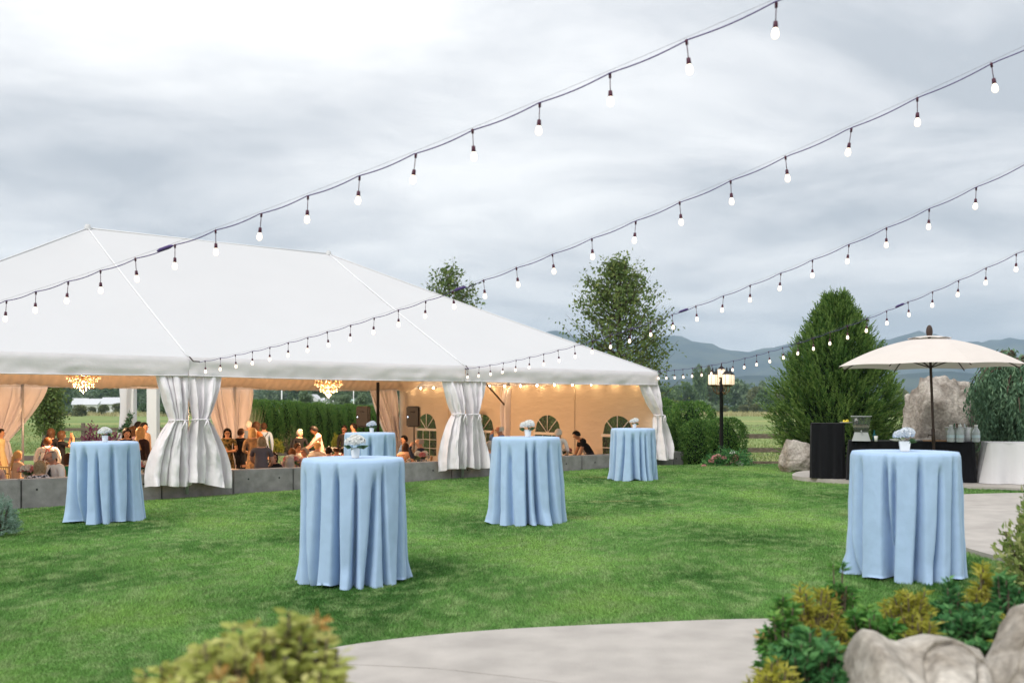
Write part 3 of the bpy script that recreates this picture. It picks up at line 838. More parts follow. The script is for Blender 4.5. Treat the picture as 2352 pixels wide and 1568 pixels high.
TABLES = [  # px, D, top y, label, rot
    (241, 14.3, 1014, 'blue draped cocktail table by the concrete wall at far left', 5, .44, 13, 1.20),
    (812, 9.05, 1051, 'blue draped cocktail table front and centre on the lawn', 18, .445, 17, 1.08),
    (850, 18.2, 993, 'blue draped cocktail table partly hidden behind the front centre table', 23, .44, 13, 1.12),
    (1209, 13.4, 1003, 'blue draped cocktail table right of the middle tent curtain, cloth flaring left', 31, .44, 14, 1.22),
    (1454, 20.6, 983, 'small looking blue draped cocktail table by the right tent corner', 44, .44, 16, 1.12),
    (2078, 8.9, 1036, 'blue draped cocktail table near the shrubs at right', 52, .445, 17, 1.10),
]
TTOP = []
for px, D, py, lab, seed, Rt, nf, fl in TABLES:
    p = V(px, py, D); gz = lawn_z(p.x, p.y)
    H = p.z-gz
    t = thing('cocktail_table', lab, 'table', (p.x, p.y, gz), rz=seed*0.7, group='cocktail tables on the lawn')
    cloth_mesh(Rt, H, seed, fl, nf).build('tablecloth', m_blue, t)
    MB().lathe([(Rt-.01, H-.03), (Rt-.01, H-.008)], 32).build('tabletop', m_wood, t)
    MB().lathe([(.03, 0.02), (.03, H-.03)], 12).build('post', m_black, t)
    MB().lathe([(.26, 0.0), (.25, 0.015), (.04, 0.04)], 24).build('base', m_black, t)
    TTOP.append(Vector((p.x, p.y, gz+H+0.003)))

# flower vases
def floret_ball(c, r, n, mb_rs, size=0.016, squash=0.75):
    d = unit(mb_rs.normal(size=(n, 3))); d[:, 2] = np.abs(d[:, 2])*1.1-0.25; d = unit(d)
    P = np.array(c)+d*np.array([r, r, r*squash])*(0.88+0.16*mb_rs.random((n, 1)))
    parts = []
    at = mb_rs.random(n)
    for k in range(4):
        e = unit(np.cross(d, mb_rs.normal(size=(n, 3)))); parts.append(leaves(P, e+d*0.35, size*(0.8+.5*mb_rs.random(n)), size*.95, rg=mb_rs, attr=at))
    return cat(*parts)
def vase(pos, label, seed, pot='square', s=1.0, petal=None, r=0.085):
    rs = np.random.default_rng(seed)
    t = thing('flower_vase', label, 'flowers', pos, rz=seed)
    pm = MB(); hh = 0.105*s; kk = 0.053*s
    if pot == 'round': pm.lathe([(kk*.75, 0), (kk, hh), (kk*.9, hh), (kk*.7, .012)], 18)
    else:
        for (r0, z0), (r1, z1) in zip([(kk*.8, 0), (kk*1.05, hh), (kk*.95, hh)], [(kk*1.05, hh), (kk*.95, hh), (kk*.75, .012)]):
            vs = [(r0*a, r0*b, z0) for a, b in ((-1,-1),(1,-1),(1,1),(-1,1))]+[(r1*a, r1*b, z1) for a, b in ((-1,-1),(1,-1),(1,1),(-1,1))]
            pm.add(vs, [(0,1,5,4),(1,2,6,5),(2,3,7,6),(3,0,4,7)])
        pm.add([(-kk*.8,-kk*.8,0.001),(kk*.8,-kk*.8,0.001),(kk*.8,kk*.8,0.001),(-kk*.8,kk*.8,0.001)], [(3,2,1,0)])
    pm.build('pot', m_ceramic, t, smooth=(pot == 'round'), sharp=40)
    nb = 3
    for k in range(nb):
        a = seed+k*2.1; c = (math.cos(a)*r*.45*s, math.sin(a)*r*.45*s, hh+0.055*s+0.012*k)
        v, f, at = floret_ball(c, r*.85*s, 230, rs, 0.017*s)
        link('bloom', npmesh('bloom', v, f, petal or m_petal, at), t)
    n = 9; a = rs.uniform(0, 6.28, n)
    P = np.stack([np.cos(a)*.03, np.sin(a)*.03, np.full(n, hh)], 1); D = np.stack([np.cos(a), np.sin(a), rs.uniform(-.15, .5, n)], 1)
    v, f, at = leaves(P, D, 0.10*s*rs.uniform(.6, 1.2, n), 0.05*s, rg=rs)
    link('leaf', npmesh('leaf', v, f, m_leafdark, at), t)
    return t
vase(TTOP[0]+Vector((.02, -.05, 0)), 'white hydrangeas in small white pot on the far left blue table', 2, 'round', 0.85)
vase(TTOP[1]+Vector((.02, -.02, 0)), 'white hydrangeas in white pot on the front centre blue table', 5, 'round', 0.85)
vase(TTOP[2]+Vector((.03, .0, 0)), 'bluish white hydrangeas in vase on the rear blue table', 8, 'round', 0.85, m_bluepetal)
vase(TTOP[3]+Vector((.02, .0, 0)), 'tall white flowers in pale pot on the table by the middle curtain', 11, 'round', 0.92)
vase(TTOP[4]+Vector((.03, .0, 0)), 'white flowers in small pot on the table by the right tent corner', 14, 'round', 0.85)
vase(TTOP[5]+Vector((-.0, .0, 0)), 'pale blue hydrangeas with big leaves in pot on the right front table', 17, 'square', 0.85, m_bluepetal)

# ------------------------------------------------------------------ string lights
bulb_me = MB().lathe([(0.009, 0.0), (0.012, -0.008), (0.020, -0.030), (0.0235, -0.046), (0.021, -0.062), (0.012, -0.072), (0.003, -0.075)], 12).mesh('bulb', m_bulb)
socket_mb = MB(); socket_mb.lathe([(0.005, 0.036), (0.013, 0.032), (0.0155, 0.0), (0.013, -0.010)], 10); socket_mb.tube([(0, 0, 0.036), (0, 0, 0.125)], 0.0032, 6); socket_mb.lathe([(0.009, 0.120), (0.010, 0.15), (0.006, 0.155)], 8)
socket_me = socket_mb.mesh('socket', m_socket)
STR = [  # k (leg), s0, theta, m, c, z0, spacing, n, start bulbs back, label
    (0, 6.197, -.5854, .0359, .0058, 2.0789, .555, 24, 11, 'topmost string of lit bulbs crossing above the tent ridge to the upper right'),
    (1, .6896, -.8463, .0319, .0066, 2.1731, .5804, 32, 0, 'second string of bulbs from the left tent curtain pole to upper right'),
    (2, .1513, -1.11, .0149, .0073, 2.2235, .5781, 33, 0, 'third string of bulbs from the middle tent curtain pole to right edge'),
    (3, 5.224, -1.3754, -.0238, .0075, 2.3088, .5733, 27, 9, 'lowest string of bulbs from the right tent corner past the lamp post'),
]
for k, s0, th, m_, c_, z0, sp, n, back, lab in STR:
    base = T(6.1*(k-1), -0.02)
    def pt(s, dz=0.0): return Vector((base.x+s*math.cos(th), base.y+s*math.sin(th), z0+m_*s+c_*s*s+dz))
    sA = s0-back*sp; sB = s0+(n-1)*sp
    org = pt(max(sA-0.3, 0.0), 0.16)
    t = thing('light_string', lab, 'string lights', org, group='strings of bulbs over the lawn')
    cb = []; sw = []
    ss = np.arange(max(sA-0.25, 0.02), sB+4, sp/8)
    for s in ss:
        fr = ((s-sA)/sp) % 1
        cb.append(pt(s, 0.15-0.016*math.sin(PI*fr))-org); sw.append(pt(s, 0.168)-org)
    MB().tube(cb, 0.0046, 6).build('cable', m_cable, t)
    MB().tube(sw, 0.0012, 5).build('support_wire', m_wire, t)
    for i in range(-back, n):
        s = s0+i*sp
        if s < 0.03: continue
        # skip bulbs hard up against the pole
        p = pt(s)-org
        b = link('bulb', bulb_me, t, p); sk = link('socket', socket_me, b)
        b.rotation_euler = (random.uniform(-.12, .12), random.uniform(-.12, .12), 0)
    sj = s0+[5.7-0, 12.2, 13.45, 9.6][k]*sp if k else s0+4.75*sp
    MB().tube([pt(sj-.11, .15)-org, pt(sj-.06, .15)-org, pt(sj+.06, .15)-org, pt(sj+.11, .15)-org], [.008, .019, .019, .008], 8).build('plug_joint', m_cable, t)
    # bracket on the tent pole
    if k: MB().tube([T(6.1*(k-1), -.05, 2.44)-org, T(6.1*(k-1)+.06, -.08, 2.36)-org, pt(max(sA-.25, 0.02), .15)-org], 0.012, 6).build('hook', m_brown, t)

# ------------------------------------------------------------------ chandeliers
def chandelier(pos, label, s=1.0):
    t = thing('chandelier', label, 'chandelier', pos, group='chandeliers under the tent ridge')
    MB().tube([(0, 0, .30*s), (0, 0, 5.2-pos.z)], 0.01, 6).build('chain', m_brass, t)
    MB().lathe([(.02, .30), (.05, .26), (.02, .18), (.06, .10), (.03, .02), (.05, -.04), (.015, -.10)], 14).build('stem', m_brass, t)
    for k in range(8):
        a = 2*PI*k/8; ca, sa = math.cos(a), math.sin(a)
        pts = [(r*ca, r*sa, z) for r, z in ((.04, .02), (.14, -.03), (.26, -.02), (.34, .06))]
        arm = MB().tube(pts, 0.009, 6).build('arm', m_brass, t)
        MB().lathe([(.012, .06), (.04, .075), (.045, .085)], 10, (.34*ca, .34*sa, 0)).build('cup', m_brass, arm)
        MB().lathe([(.010, .085), (.012, .15), (.02, .175), (.012, .21), (.002, .225)], 8, (.34*ca, .34*sa, 0)).build('candle_bulb', m_crystalb, arm)
    cr = MB().lathe([(0.001, .0), (.016, -.016), (.016, -.03), (.001, -.06)], 6).mesh('crystal', m_crystal, smooth=False)
    for ring, (r, z, n) in enumerate([(.36, .03, 28), (.30, -.02, 24), (.22, -.10, 18), (.22, -.15, 16), (.13, -.17, 12), (.07, -.24, 8), (.0, -.30, 1)]):
        for k in range(n):
            a = 2*PI*(k+.5*(ring % 2))/n
            o = link('crystal', cr, t, (r*math.cos(a), r*math.sin(a), z-.015*(k % 2))); o.scale = (.85, .85, 1.0)
    for r, z in ((.36, .035), (.22, -.095), (.13, -.165)):
        MB().tube([(r*math.cos(2*PI*k/28), r*math.sin(2*PI*k/28), z) for k in range(29)], 0.006, 5, cap=False).build('ring', m_brass, t)
    ld = bpy.data.lights.new('chandelier_light', 'POINT'); ld.energy = 440; ld.color = (1.0, 0.62, 0.34); ld.shadow_soft_size = 0.05
    l = bpy.data.objects.new('chandelier_light', ld); COL.objects.link(l); l.parent = t; l.location = (0, 0, -.40)
    return t
r1 = T(0, 6.1); r2 = T(6.1, 6.1)
chandelier(Vector((r1.x-.1, r1.y, 2.20)), 'larger looking lit crystal chandelier at the left of the tent')
chandelier(Vector((r2.x, r2.y, 2.14)), 'smaller looking lit crystal chandelier in the middle of the tent')

# string of small lamps along the top of the end wall
es = thing('eave_lights', 'row of small warm lamps along the top of the end wall', 'string lights', T(11.95, 0, 0))
eo = Vector(T(11.95, 0, 0))
MB().tube([T(11.98, v, 2.20+.01*math.sin(v*5))-eo for v in np.linspace(.3, 11.6, 60)], 0.006, 5).build('cable', m_cable, es)
for v in np.linspace(.7, 11.3, 15):
    MB().ell(T(11.97, v, 2.155)-eo, (.022, .022, .03), 8, 6).build('bulb', m_minibulb, es)

# ------------------------------------------------------------------ vegetation
def fol_mat(name, cols, tr=0.25, rough=0.6):
    return mat(name, cols[1], rough, attr='r', attr_cols=cols, translucent=tr, spec=0.25)
m_arb = fol_mat('arborvitae_foliage', [(0.04, 0.11, 0.025), (0.105, 0.23, 0.05), (0.21, 0.34, 0.08)])
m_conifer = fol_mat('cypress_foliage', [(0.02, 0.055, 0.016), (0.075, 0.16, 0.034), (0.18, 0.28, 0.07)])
m_weep = fol_mat('weeping_foliage', [(0.067, 0.142, 0.085), (0.133, 0.237, 0.142), (0.237, 0.361, 0.209)])
m_tree = fol_mat('tree_leaves', [(0.075, 0.13, 0.04), (0.165, 0.235, 0.07), (0.29, 0.32, 0.1)], 0.35)
m_far = [fol_mat('far_foliage_a', [(0.09, 0.153, 0.072), (0.14, 0.217, 0.098), (0.217, 0.294, 0.128)], 0.1),
         fol_mat('far_foliage_b', [(0.121, 0.149, 0.075), (0.203, 0.229, 0.114), (0.31, 0.31, 0.162)], 0.1),
         fol_mat('far_foliage_c', [(0.128, 0.192, 0.114), (0.217, 0.294, 0.178), (0.306, 0.383, 0.229)], 0.1)]
m_gold = fol_mat('golden_leaves', [(0.2, 0.22, 0.03), (0.42, 0.41, 0.055), (0.58, 0.53, 0.14)], 0.35)
m_green = fol_mat('shrub_leaves', [(0.053, 0.165, 0.038), (0.105, 0.285, 0.06), (0.24, 0.42, 0.09)], 0.3)
m_deep = fol_mat('deep_green_leaves', [(0.029, 0.112, 0.035), (0.064, 0.2, 0.064), (0.16, 0.352, 0.112)], 0.25)
m_azal = fol_mat('pale_shrub_leaves', [(0.24, 0.29, 0.06), (0.47, 0.5, 0.14), (0.66, 0.61, 0.27)], 0.35)
m_bud = fol_mat('orange_new_leaves', [(0.42, 0.24, 0.06), (0.55, 0.34, 0.12), (0.60, 0.45, 0.20)], 0.35)
m_spruce = fol_mat('blue_spruce_needles', [(0.138, 0.23, 0.172), (0.23, 0.345, 0.276), (0.368, 0.483, 0.414)], 0.15)
m_purple = fol_mat('purple_leaves', [(0.10, 0.02, 0.05), (0.20, 0.05, 0.10), (0.30, 0.11, 0.16)], 0.3)
m_straw = fol_mat('straw_grass', [(0.30, 0.27, 0.12), (0.45, 0.40, 0.20), (0.55, 0.50, 0.30)], 0.3)
m_rose = fol_mat('pink_petals', [(0.65, 0.22, 0.25), (0.75, 0.36, 0.38), (0.80, 0.55, 0.52)], 0.3)

def arb_mesh(seed, H=1.0, Rr=0.36, n=8500, sz=0.034):
    rs = np.random.default_rng(seed)
    z = rs.random(n)**0.85; a = rs.uniform(0, 2*PI, n)
    prof = np.where(z < .75, 0.86+0.14*np.sin(z/.75*PI/2), np.sqrt(np.clip(1-((z-.75)/.27)**2, 0, 1)))
    lump = 1+0.10*np.sin(a*5+seed+z*7)+0.07*np.sin(a*11+z*23+seed)
    rr = Rr*prof*lump*(0.80+0.22*rs.random(n)**0.5)
    P = np.stack([rr*np.cos(a), rr*np.sin(a), z*H*0.97+0.01], 1)
    D = np.stack([np.cos(a)*.55, np.sin(a)*.55, 0.9+0*a], 1)+rs.normal(size=(n, 3))*0.45
    return leaves(P, D, sz*(0.7+.8*rs.random(n)), sz*.5, rg=rs)
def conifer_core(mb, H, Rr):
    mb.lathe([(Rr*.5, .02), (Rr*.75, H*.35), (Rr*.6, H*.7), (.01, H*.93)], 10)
m_core = mat('shaded_inner_twigs', (0.012, 0.022, 0.010), 1.0, spec=0)  # near-black colour paints the shade inside the crowns
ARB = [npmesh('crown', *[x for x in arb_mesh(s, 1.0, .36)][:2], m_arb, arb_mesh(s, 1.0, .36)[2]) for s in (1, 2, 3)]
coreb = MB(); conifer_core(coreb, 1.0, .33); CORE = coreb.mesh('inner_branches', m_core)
TRK = MB().tube([(0, 0, -.05), (0, 0, .6)], [.04, .02], 6).mesh('trunk', m_bark)
def arborvitae(p, h, w, label, k, group=None):
    t = thing('arborvitae', label, 'shrub', p, rz=k*1.7, group=group); t.scale = (w/.72, w/.72, h)
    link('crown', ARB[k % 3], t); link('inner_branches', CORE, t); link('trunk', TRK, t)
    return t
ORD = ['first', 'second', 'third', 'fourth', 'fifth', 'sixth', 'seventh', 'eighth', 'ninth', 'tenth', 'eleventh', 'twelfth', 'thirteenth', 'fourteenth', 'fifteenth', 'sixteenth', 'seventeenth', 'eighteenth']
# hedge behind the tent (runs away to the right)
HP = [(572, 36.5, 917), (598, 37, 917), (626, 37.5, 918), (654, 38, 919), (680, 38.5, 921), (704, 39, 923), (728, 39.5, 923), (752, 40, 925), (776, 40.5, 926), (800, 41, 927), (824, 41.5, 928), (848, 42, 930), (872, 42.5, 932), (893, 43, 934)]
for i, (px, D, py) in enumerate(HP):
    p = V(px+random.uniform(-2, 2), py+random.uniform(-1.5, 2.5), D)
    arborvitae((p.x, p.y, -.32), p.z+.32, 0.74*random.uniform(.95, 1.1), ORD[i]+' arborvitae from the left in the clipped hedge behind the tent', i, 'hedge behind the tent')
# hedge by the right end of the tent
for i, (px, D, py, w) in enumerate([(1534, 27.6, 962, .72), (1562, 27.2, 964, .66), (1606, 26.4, 963, .98), (1668, 26.0, 958, .98)]):
    p = V(px, py, D); arborvitae((p.x, p.y, -.12), p.z+.12, w, [
        'arborvitae tight behind the right tent corner curtain', 'narrow arborvitae second from the right tent corner',
        'broad arborvitae left of the lamp post', 'broad rounded arborvitae right behind the lamp post'][i], i+1, 'hedge by the right tent corner')
# hedge seen through the windows of the end wall
for i in range(13):
    q = T(14.2, .6+i*1.25); arborvitae((q.x, q.y, -.3), 2.0+.1*math.sin(i*2), 1.25, 'dark arborvitae seen through the windows of the tent end wall', i, 'hedge outside the tent end wall')

# the big loose cypress
def cypress(px, D, ytop, ybot, wpx, label):
    base = V(px, ybot, D); H = V(px, ytop, D).z-base.z; Rr = wpx/F*D/2
    t = thing('cypress_tree', label, 'tree', base)
    rs = np.random.default_rng(42); ns = 5400
    z = rs.random(ns)**0.9; a = rs.uniform(0, 2*PI, ns)
    prof = np.where(z < .36, 0.66+0.34*np.sin(z/.36*PI/2), np.clip(1-((z-.36)/.66)**1.5, 0, 1)**0.95)
    lump = 1+0.13*np.sin(a*4+1+z*5)+0.12*np.sin(a*9+z*17)
    rr = Rr*prof*lump*(0.50+0.55*rs.random(ns)**0.5)
    P0 = np.stack([rr*np.cos(a), rr*np.sin(a), z*H*.95], 1)
    out = np.stack([np.cos(a)*.75, np.sin(a)*.75, 0.35+z*1.1], 1)+rs.normal(size=(ns, 3))*.22
    out = unit(out); Ls = 0.24+.18*rs.random(ns); col = np.clip(rs.random(ns)*.9-.25+.5*(rr/np.maximum(Rr*prof, .01)), 0, 1)  # inner sprays coloured darker, painting the crown's inside shade
    parts = []
    for k in range(13):
        f = k/12
        Pk = P0+out*(Ls*f)[:, None]; s_ = rs.normal(size=(ns, 3))
        Dk = out+0.75*unit(np.cross(out, s_))*(1-.6*f)
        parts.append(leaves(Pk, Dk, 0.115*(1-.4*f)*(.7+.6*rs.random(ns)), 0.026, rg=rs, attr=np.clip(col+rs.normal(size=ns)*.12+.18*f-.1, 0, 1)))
    v, f, at = cat(*parts)
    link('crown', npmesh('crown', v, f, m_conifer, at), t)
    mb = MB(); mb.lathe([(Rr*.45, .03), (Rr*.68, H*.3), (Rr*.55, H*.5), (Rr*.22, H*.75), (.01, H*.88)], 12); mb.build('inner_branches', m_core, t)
    MB().tube([(0, 0, -.1), (0, 0, H*.9)], [.12, .02], 8).build('trunk', m_bark, t)
cypress(1920, 23.2, 682, 1078, 232, 'tall bushy dark green cypress right of the lamp post')

# weeping conifer at the right edge
def weeper():
    base = Vector((9.95, 19.7, .05)); t = thing('weeping_conifer', 'weeping blue green conifer beside the tall rock at right edge', 'tree', base)
    rs = np.random.default_rng(5); mb = MB(); mb.tube([(0, 0, 0), (.05, 0, 1.2), (-.05, 0, 2.2), (.2, 0, 2.45)], [.09, .07, .05, .03], 8)
    parts = []
    for k in range(46):
        a = rs.uniform(0, 2*PI); L = rs.uniform(.2, .98); z0 = rs.uniform(1.3, 2.5)
        pts = []
        for s in np.linspace(0, 1, 7):
            pts.append(Vector((math.cos(a)*L*s, math.sin(a)*L*s, z0+.18*math.sin(s*PI)-.35*s*s)))
        mb.tube(pts, [.028*(1-.7*s) for s in np.linspace(0, 1, 7)], 5)
        for q in np.linspace(.15, 1, 15):
            for rep in range(2):
                p = np.array([math.cos(a)*L*q, math.sin(a)*L*q, z0+.18*math.sin(q*PI)-.35*q*q])+rs.normal(size=3)*.05
                ln = min(rs.uniform(.5, 1.5), p[2]-.15); m = int(ln*34)
                if m < 3: continue
                f = np.arange(m)/m
                P = p+np.stack([.06*np.sin(f*5+a)+.03*rs.normal(size=m), .06*np.cos(f*4)+.03*rs.normal(size=m), -f*ln], 1)
                D = np.stack([rs.normal(size=m)*.5, rs.normal(size=m)*.5, -np.ones(m)], 1)
                parts.append(leaves(P, D, .11*(.7+.6*rs.random(m)), .034, rg=rs, attr=np.clip(rs.random(m)*.5+rs.uniform(0, .5), 0, 1)))
    v, f, at = cat(*parts)
    link('crown', npmesh('crown', v, f, m_weep, at), t); mb.build('trunk', m_bark, t)
weeper()

# broadleaf trees
def grow(rs, p, d, L, r, depth, mb, tips, maxd):
    n = 5; pts = [p]; q = Vector(p); dd = Vector(d).normalized()
    for i in range(n):
        dd = (dd+Vector(rs.normal(size=3))*.10+Vector((0, 0, .05))).normalized(); q = q+dd*L/n; pts.append(Vector(q))
    mb.tube(pts, [max(.006, r*(1-.55*i/n)) for i in range(n+1)], 6 if depth < 2 else 4)
    if depth >= maxd-1: tips.extend(pts[1:])
    if depth >= maxd: return
    nb = 3 if depth else 0
    for i in range(1, n+1):
        k = 2 if depth == 0 else (1 if i > 1 else 0)
        for _ in range(k):
            if depth == 0 and i < 1: continue
            a = rs.uniform(0, 2*PI); side = Vector((math.cos(a), math.sin(a), 0)); side = (side-dd*side.dot(dd)).normalized()
            nd = (dd*(.75 if depth else .85)+side*(.75 if depth else .8)).normalized()
            grow(rs, pts[i], nd, L*(.62 if depth == 0 else .6)*(1-.09*i if depth == 0 else 1), r*.5*(1-.1*i), depth+1, mb, tips, maxd)
def broadleaf(px, D, ytop, zb, wpx, label, seed, leaf=.15, per=7, cat_='tree', lm=None):
    top = V(px, ytop, D); H = top.z-zb; t = thing('broadleaf_tree', label, cat_, (top.x, D, zb))
    rs = np.random.default_rng(seed); mb = MB(); tips = []
    grow(rs, Vector((0, 0, 0)), Vector((0, 0, 1)), H*.80, .13, 0, mb, tips, 3)
    tp = np.array([list(p) for p in tips])
    # reshape to the wanted silhouette
    wx = np.percentile(np.abs(tp[:, 0]), 98); sx = (wpx/F*D/2)/wx; sz = H/tp[:, 2].max()
    mb.v = [(x*sx, y*sx, z*sz) for x, y, z in mb.v]; tp = tp*np.array([sx, sx, sz])
    tp = np.repeat(tp, per, 0); n = len(tp)
    P = tp+rs.normal(size=(n, 3))*.16; D_ = rs.normal(size=(n, 3)); D_[:, 2] -= .5
    v, f, at = leaves(P, D_, leaf*(.6+.8*rs.random(n)), leaf*.6, rg=rs, attr=np.clip(.35+.25*rs.normal(size=n)+.25*mnoise_arr(P), 0, 1))
    link('crown', npmesh('crown', v, f, lm or m_tree, at), t); mb.build('trunk', m_bark, t)
def mnoise_arr(P): return np.array([mnoise.noise(tuple(p*1.1)) for p in P])
def airy_tree(px, D, ytop, zb, wpx, label, seed, leaf=.15, limbs=120, zc0=.28, shape=1.0, dens=1.0, lm=None):
    top = V(px, ytop, D); H = top.z-zb; W2 = wpx/F*D/2; t = thing('broadleaf_tree', label, 'tree', (top.x, D, zb))
    rs = np.random.default_rng(seed); mb = MB(); P = []; col = []
    tk = [Vector((.04*W2*math.sin(k*1.3+seed), .04*W2*math.cos(k*1.7), H*.97*k/10)) for k in range(11)]
    mb.tube(tk, [.15*(1-.93*k/10)+.004 for k in range(11)], 8)
    for k in range(limbs):
        z1 = zc0+(1-zc0)*rs.random()**.85; q = (z1-zc0)/(1-zc0)
        env = math.sin(PI*min(1, q*.76+.22)**.86)**.6*shape if q < .96 else .15
        a = rs.uniform(0, 2*PI); r = W2*env*(.50+.62*rs.random()**.6)
        e = Vector((math.cos(a)*r, math.sin(a)*r, z1*H)); zs_ = max(.08*H, z1*H-.55*r-.06*H)
        i = min(9, int(zs_/(H*.97)*10)); b = tk[i].lerp(tk[i+1], zs_/(H*.97)*10-i)
        pts = [b.lerp(e, f)+Vector((0, 0, -.10*r*math.sin(PI*f)))+Vector(rs.normal(size=3))*.03*f for f in (0, .25, .5, .75, 1)]
        mb.tube(pts, [.028, .02, .014, .009, .004], 4)
        nl = int((26+26*rs.random())*dens); f = .30+.72*rs.random(nl)
        B = np.array([list(b)])*(1-f[:, None])+np.array([list(e)])*f[:, None]; B[:, 2] -= .10*r*np.sin(PI*np.minimum(f, 1))
        P.append(B+rs.normal(size=(nl, 3))*[.17, .17, .15]); col.append(np.clip(.40+.16*rs.normal()+.16*rs.normal(size=nl), 0, 1))
        for q2 in range(2):     # side twigs
            f0 = rs.uniform(.4, .85); b2 = b.lerp(e, f0); e2 = b2+Vector(rs.normal(size=3))*.28+Vector((0, 0, .16)); mb.tube([b2, e2], [.007, .003], 3)
            m2 = int(12*dens); f = rs.random(m2)[:, None]; P.append(np.array([list(b2)])*(1-f)+np.array([list(e2)])*f*1.0+rs.normal(size=(m2, 3))*.08); col.append(np.clip(.45+.2*rs.normal(size=m2), 0, 1))
    P = np.concatenate(P); col = np.concatenate(col); n = len(P); D_ = rs.normal(size=(n, 3)); D_[:, 2] -= .6
    v, f, at = leaves(P, D_, leaf*(.6+.8*rs.random(n)), leaf*.62, rg=rs, attr=col)
    link('crown', npmesh('crown', v, f, lm or m_tree, at), t); mb.build('trunk', m_bark, t)
airy_tree(1420, 38, 592, -.4, 305, 'leafy green tree behind the right end of the tent', 12, .15, 230, .20, 1.0, .66)
airy_tree(1030, 46, 604, -.5, 225, 'tree top showing above the tent roof, left of the taller tree', 29, .17, 150, .25, 1.0, .55)
airy_tree(112, 44, 862, -.5, 62, 'small round leafy tree beside the left rear tent curtain', 33, .14, 60, .3)

# far tree line
def far_crown(seed, kind):
    rs = np.random.default_rng(seed); parts = []
    nb = 16 if kind != 2 else 20
    for k in range(nb):
        if kind == 2:
            z = k/nb; c = np.array([rs.normal()*.04, rs.normal()*.04, .12+.85*z]); r = .20*(1-z)+.04
        elif kind == 1:
            c = np.array([rs.normal()*.16, rs.normal()*.16, rs.uniform(.12, .92)]); r = rs.uniform(.09, .17)*(1.25-c[2]*.6)
        else:
            a = rs.uniform(0, 6.28); q = rs.uniform(0, .34); c = np.array([math.cos(a)*q, math.sin(a)*q, rs.uniform(.18, .80)]); r = rs.uniform(.13, .22)
        n = 150; d = unit(rs.normal(size=(n, 3))); P = c+d*r*(.75+.35*rs.random((n, 1)))
        parts.append(leaves(P, d+rs.normal(size=(n, 3))*.6+[0, 0, .3], .06+.05*rs.random(n), .05, rg=rs, attr=np.clip(.35+.3*d[:, 2]*0+.2*rs.normal(size=n)+rs.normal()*.12, 0, 1)))
    return cat(*parts)
FAR = []
for s, kd, mi in ((1, 0, 0), (2, 0, 1), (3, 1, 0), (4, 1, 1), (5, 2, 0), (6, 0, 2), (7, 1, 2)):
    v, f, at = far_crown(s, kd); FAR.append(npmesh('crown', v, f, m_far[mi], at))
FT = MB().tube([(0, 0, -.02), (0, 0, .5)], [.03, .015], 5).mesh('trunk', m_bark)
def far_tree(px, D, ytop, wfac, k, lab, group, name='far_tree', cat_='tree'):
    top = V(px, ytop, D); zb = -0.9; H = top.z-zb
    t = thing(name, lab, cat_, (top.x, D, zb), rz=random.uniform(0, 6.28), group=group)
    t.scale = (H*wfac, H*wfac, H); link('crown', FAR[k], t); link('trunk', FT, t); return t
rt = random.Random(4)
TL_ = 'hazy tree in the distant tree line beyond the field'
for px in range(1500, 2360, 26):
    D = rt.uniform(400, 520); y = 884-26*mnoise.noise((px*.011, 3.3, 0))-rt.uniform(-6, 16)
    if px > 1880: y = 900-20*mnoise.noise((px*.02, 1, 0))-rt.uniform(0, 20)
    if 1800 < px < 2040: continue          # hidden by the cypress
    where = 'between the tent corner and the lamp post' if px < 1650 else 'between the lamp post and the cypress' if px < 1810 else 'under the umbrella, left of the tall rock'
    far_tree(px+rt.uniform(-9, 9), D, y, rt.uniform(.8, 1.2), rt.choice([0, 1, 2, 3, 5, 6]), 'hazy far tree at the field end '+where, 'far trees '+where)
for px in range(60, 960, 24):
    D = rt.uniform(430, 560); y = 886-16*mnoise.noise((px*.013, 7.3, 0))-rt.uniform(-4, 14)
    if 380 < px < 500: continue
    where = 'seen through the left tent bay' if px < 440 else 'above the clipped hedge seen through the tent'
    far_tree(px+rt.uniform(-9, 9), D, y, rt.uniform(.9, 1.3), rt.choice([0, 2, 4, 5, 0]), 'hazy dark far tree '+where, 'far trees '+where)
far_tree(1606, 470, 838, .42, 2, 'taller slim far tree, left one of the pair left of the lamp post', 'distant tree line')
far_tree(1628, 480, 842, .42, 3, 'taller slim far tree, right one of the pair left of the lamp post', 'distant tree line')
far_tree(1757, 330, 890, .95, 0, 'round green tree standing before the tree line left of the cypress', 'distant tree line')
BL = 'low bush at the far edge of the field'
for px in range(1520, 1800, 21):
    D = rt.uniform(300, 360); far_tree(px+rt.uniform(-7, 7), D, 922+rt.uniform(-9, 9), rt.uniform(1.3, 2.0), rt.choice([0, 1, 5, 1]), 'low olive bush at the far field edge right of the tent', 'bushes at the right field edge', 'far_bush', 'bush')
for px in list(range(150, 560, 30)):
    D = rt.uniform(230, 330); far_tree(px+rt.uniform(-9, 9), D, 925+rt.uniform(-8, 7), rt.uniform(1.2, 1.8), rt.choice([0, 1, 5]), 'low bush at the far field edge seen through the tent', 'bushes seen through the tent', 'far_bush', 'bush')
for px in range(2060, 2110, 18):
    far_tree(px, 320, 908+rt.uniform(-6, 6), 1.2, rt.choice([5, 6]), 'pale bush by the low white building left of the tall rock', 'bushes by the far white building', 'far_bush', 'bush')
for px in (700, 745, 790, 830):
    far_tree(px, 150, 905+rt.uniform(-8, 5), 1.25, rt.choice([5, 6]), 'pale round tree rising behind the clipped hedge', 'trees behind the hedge')
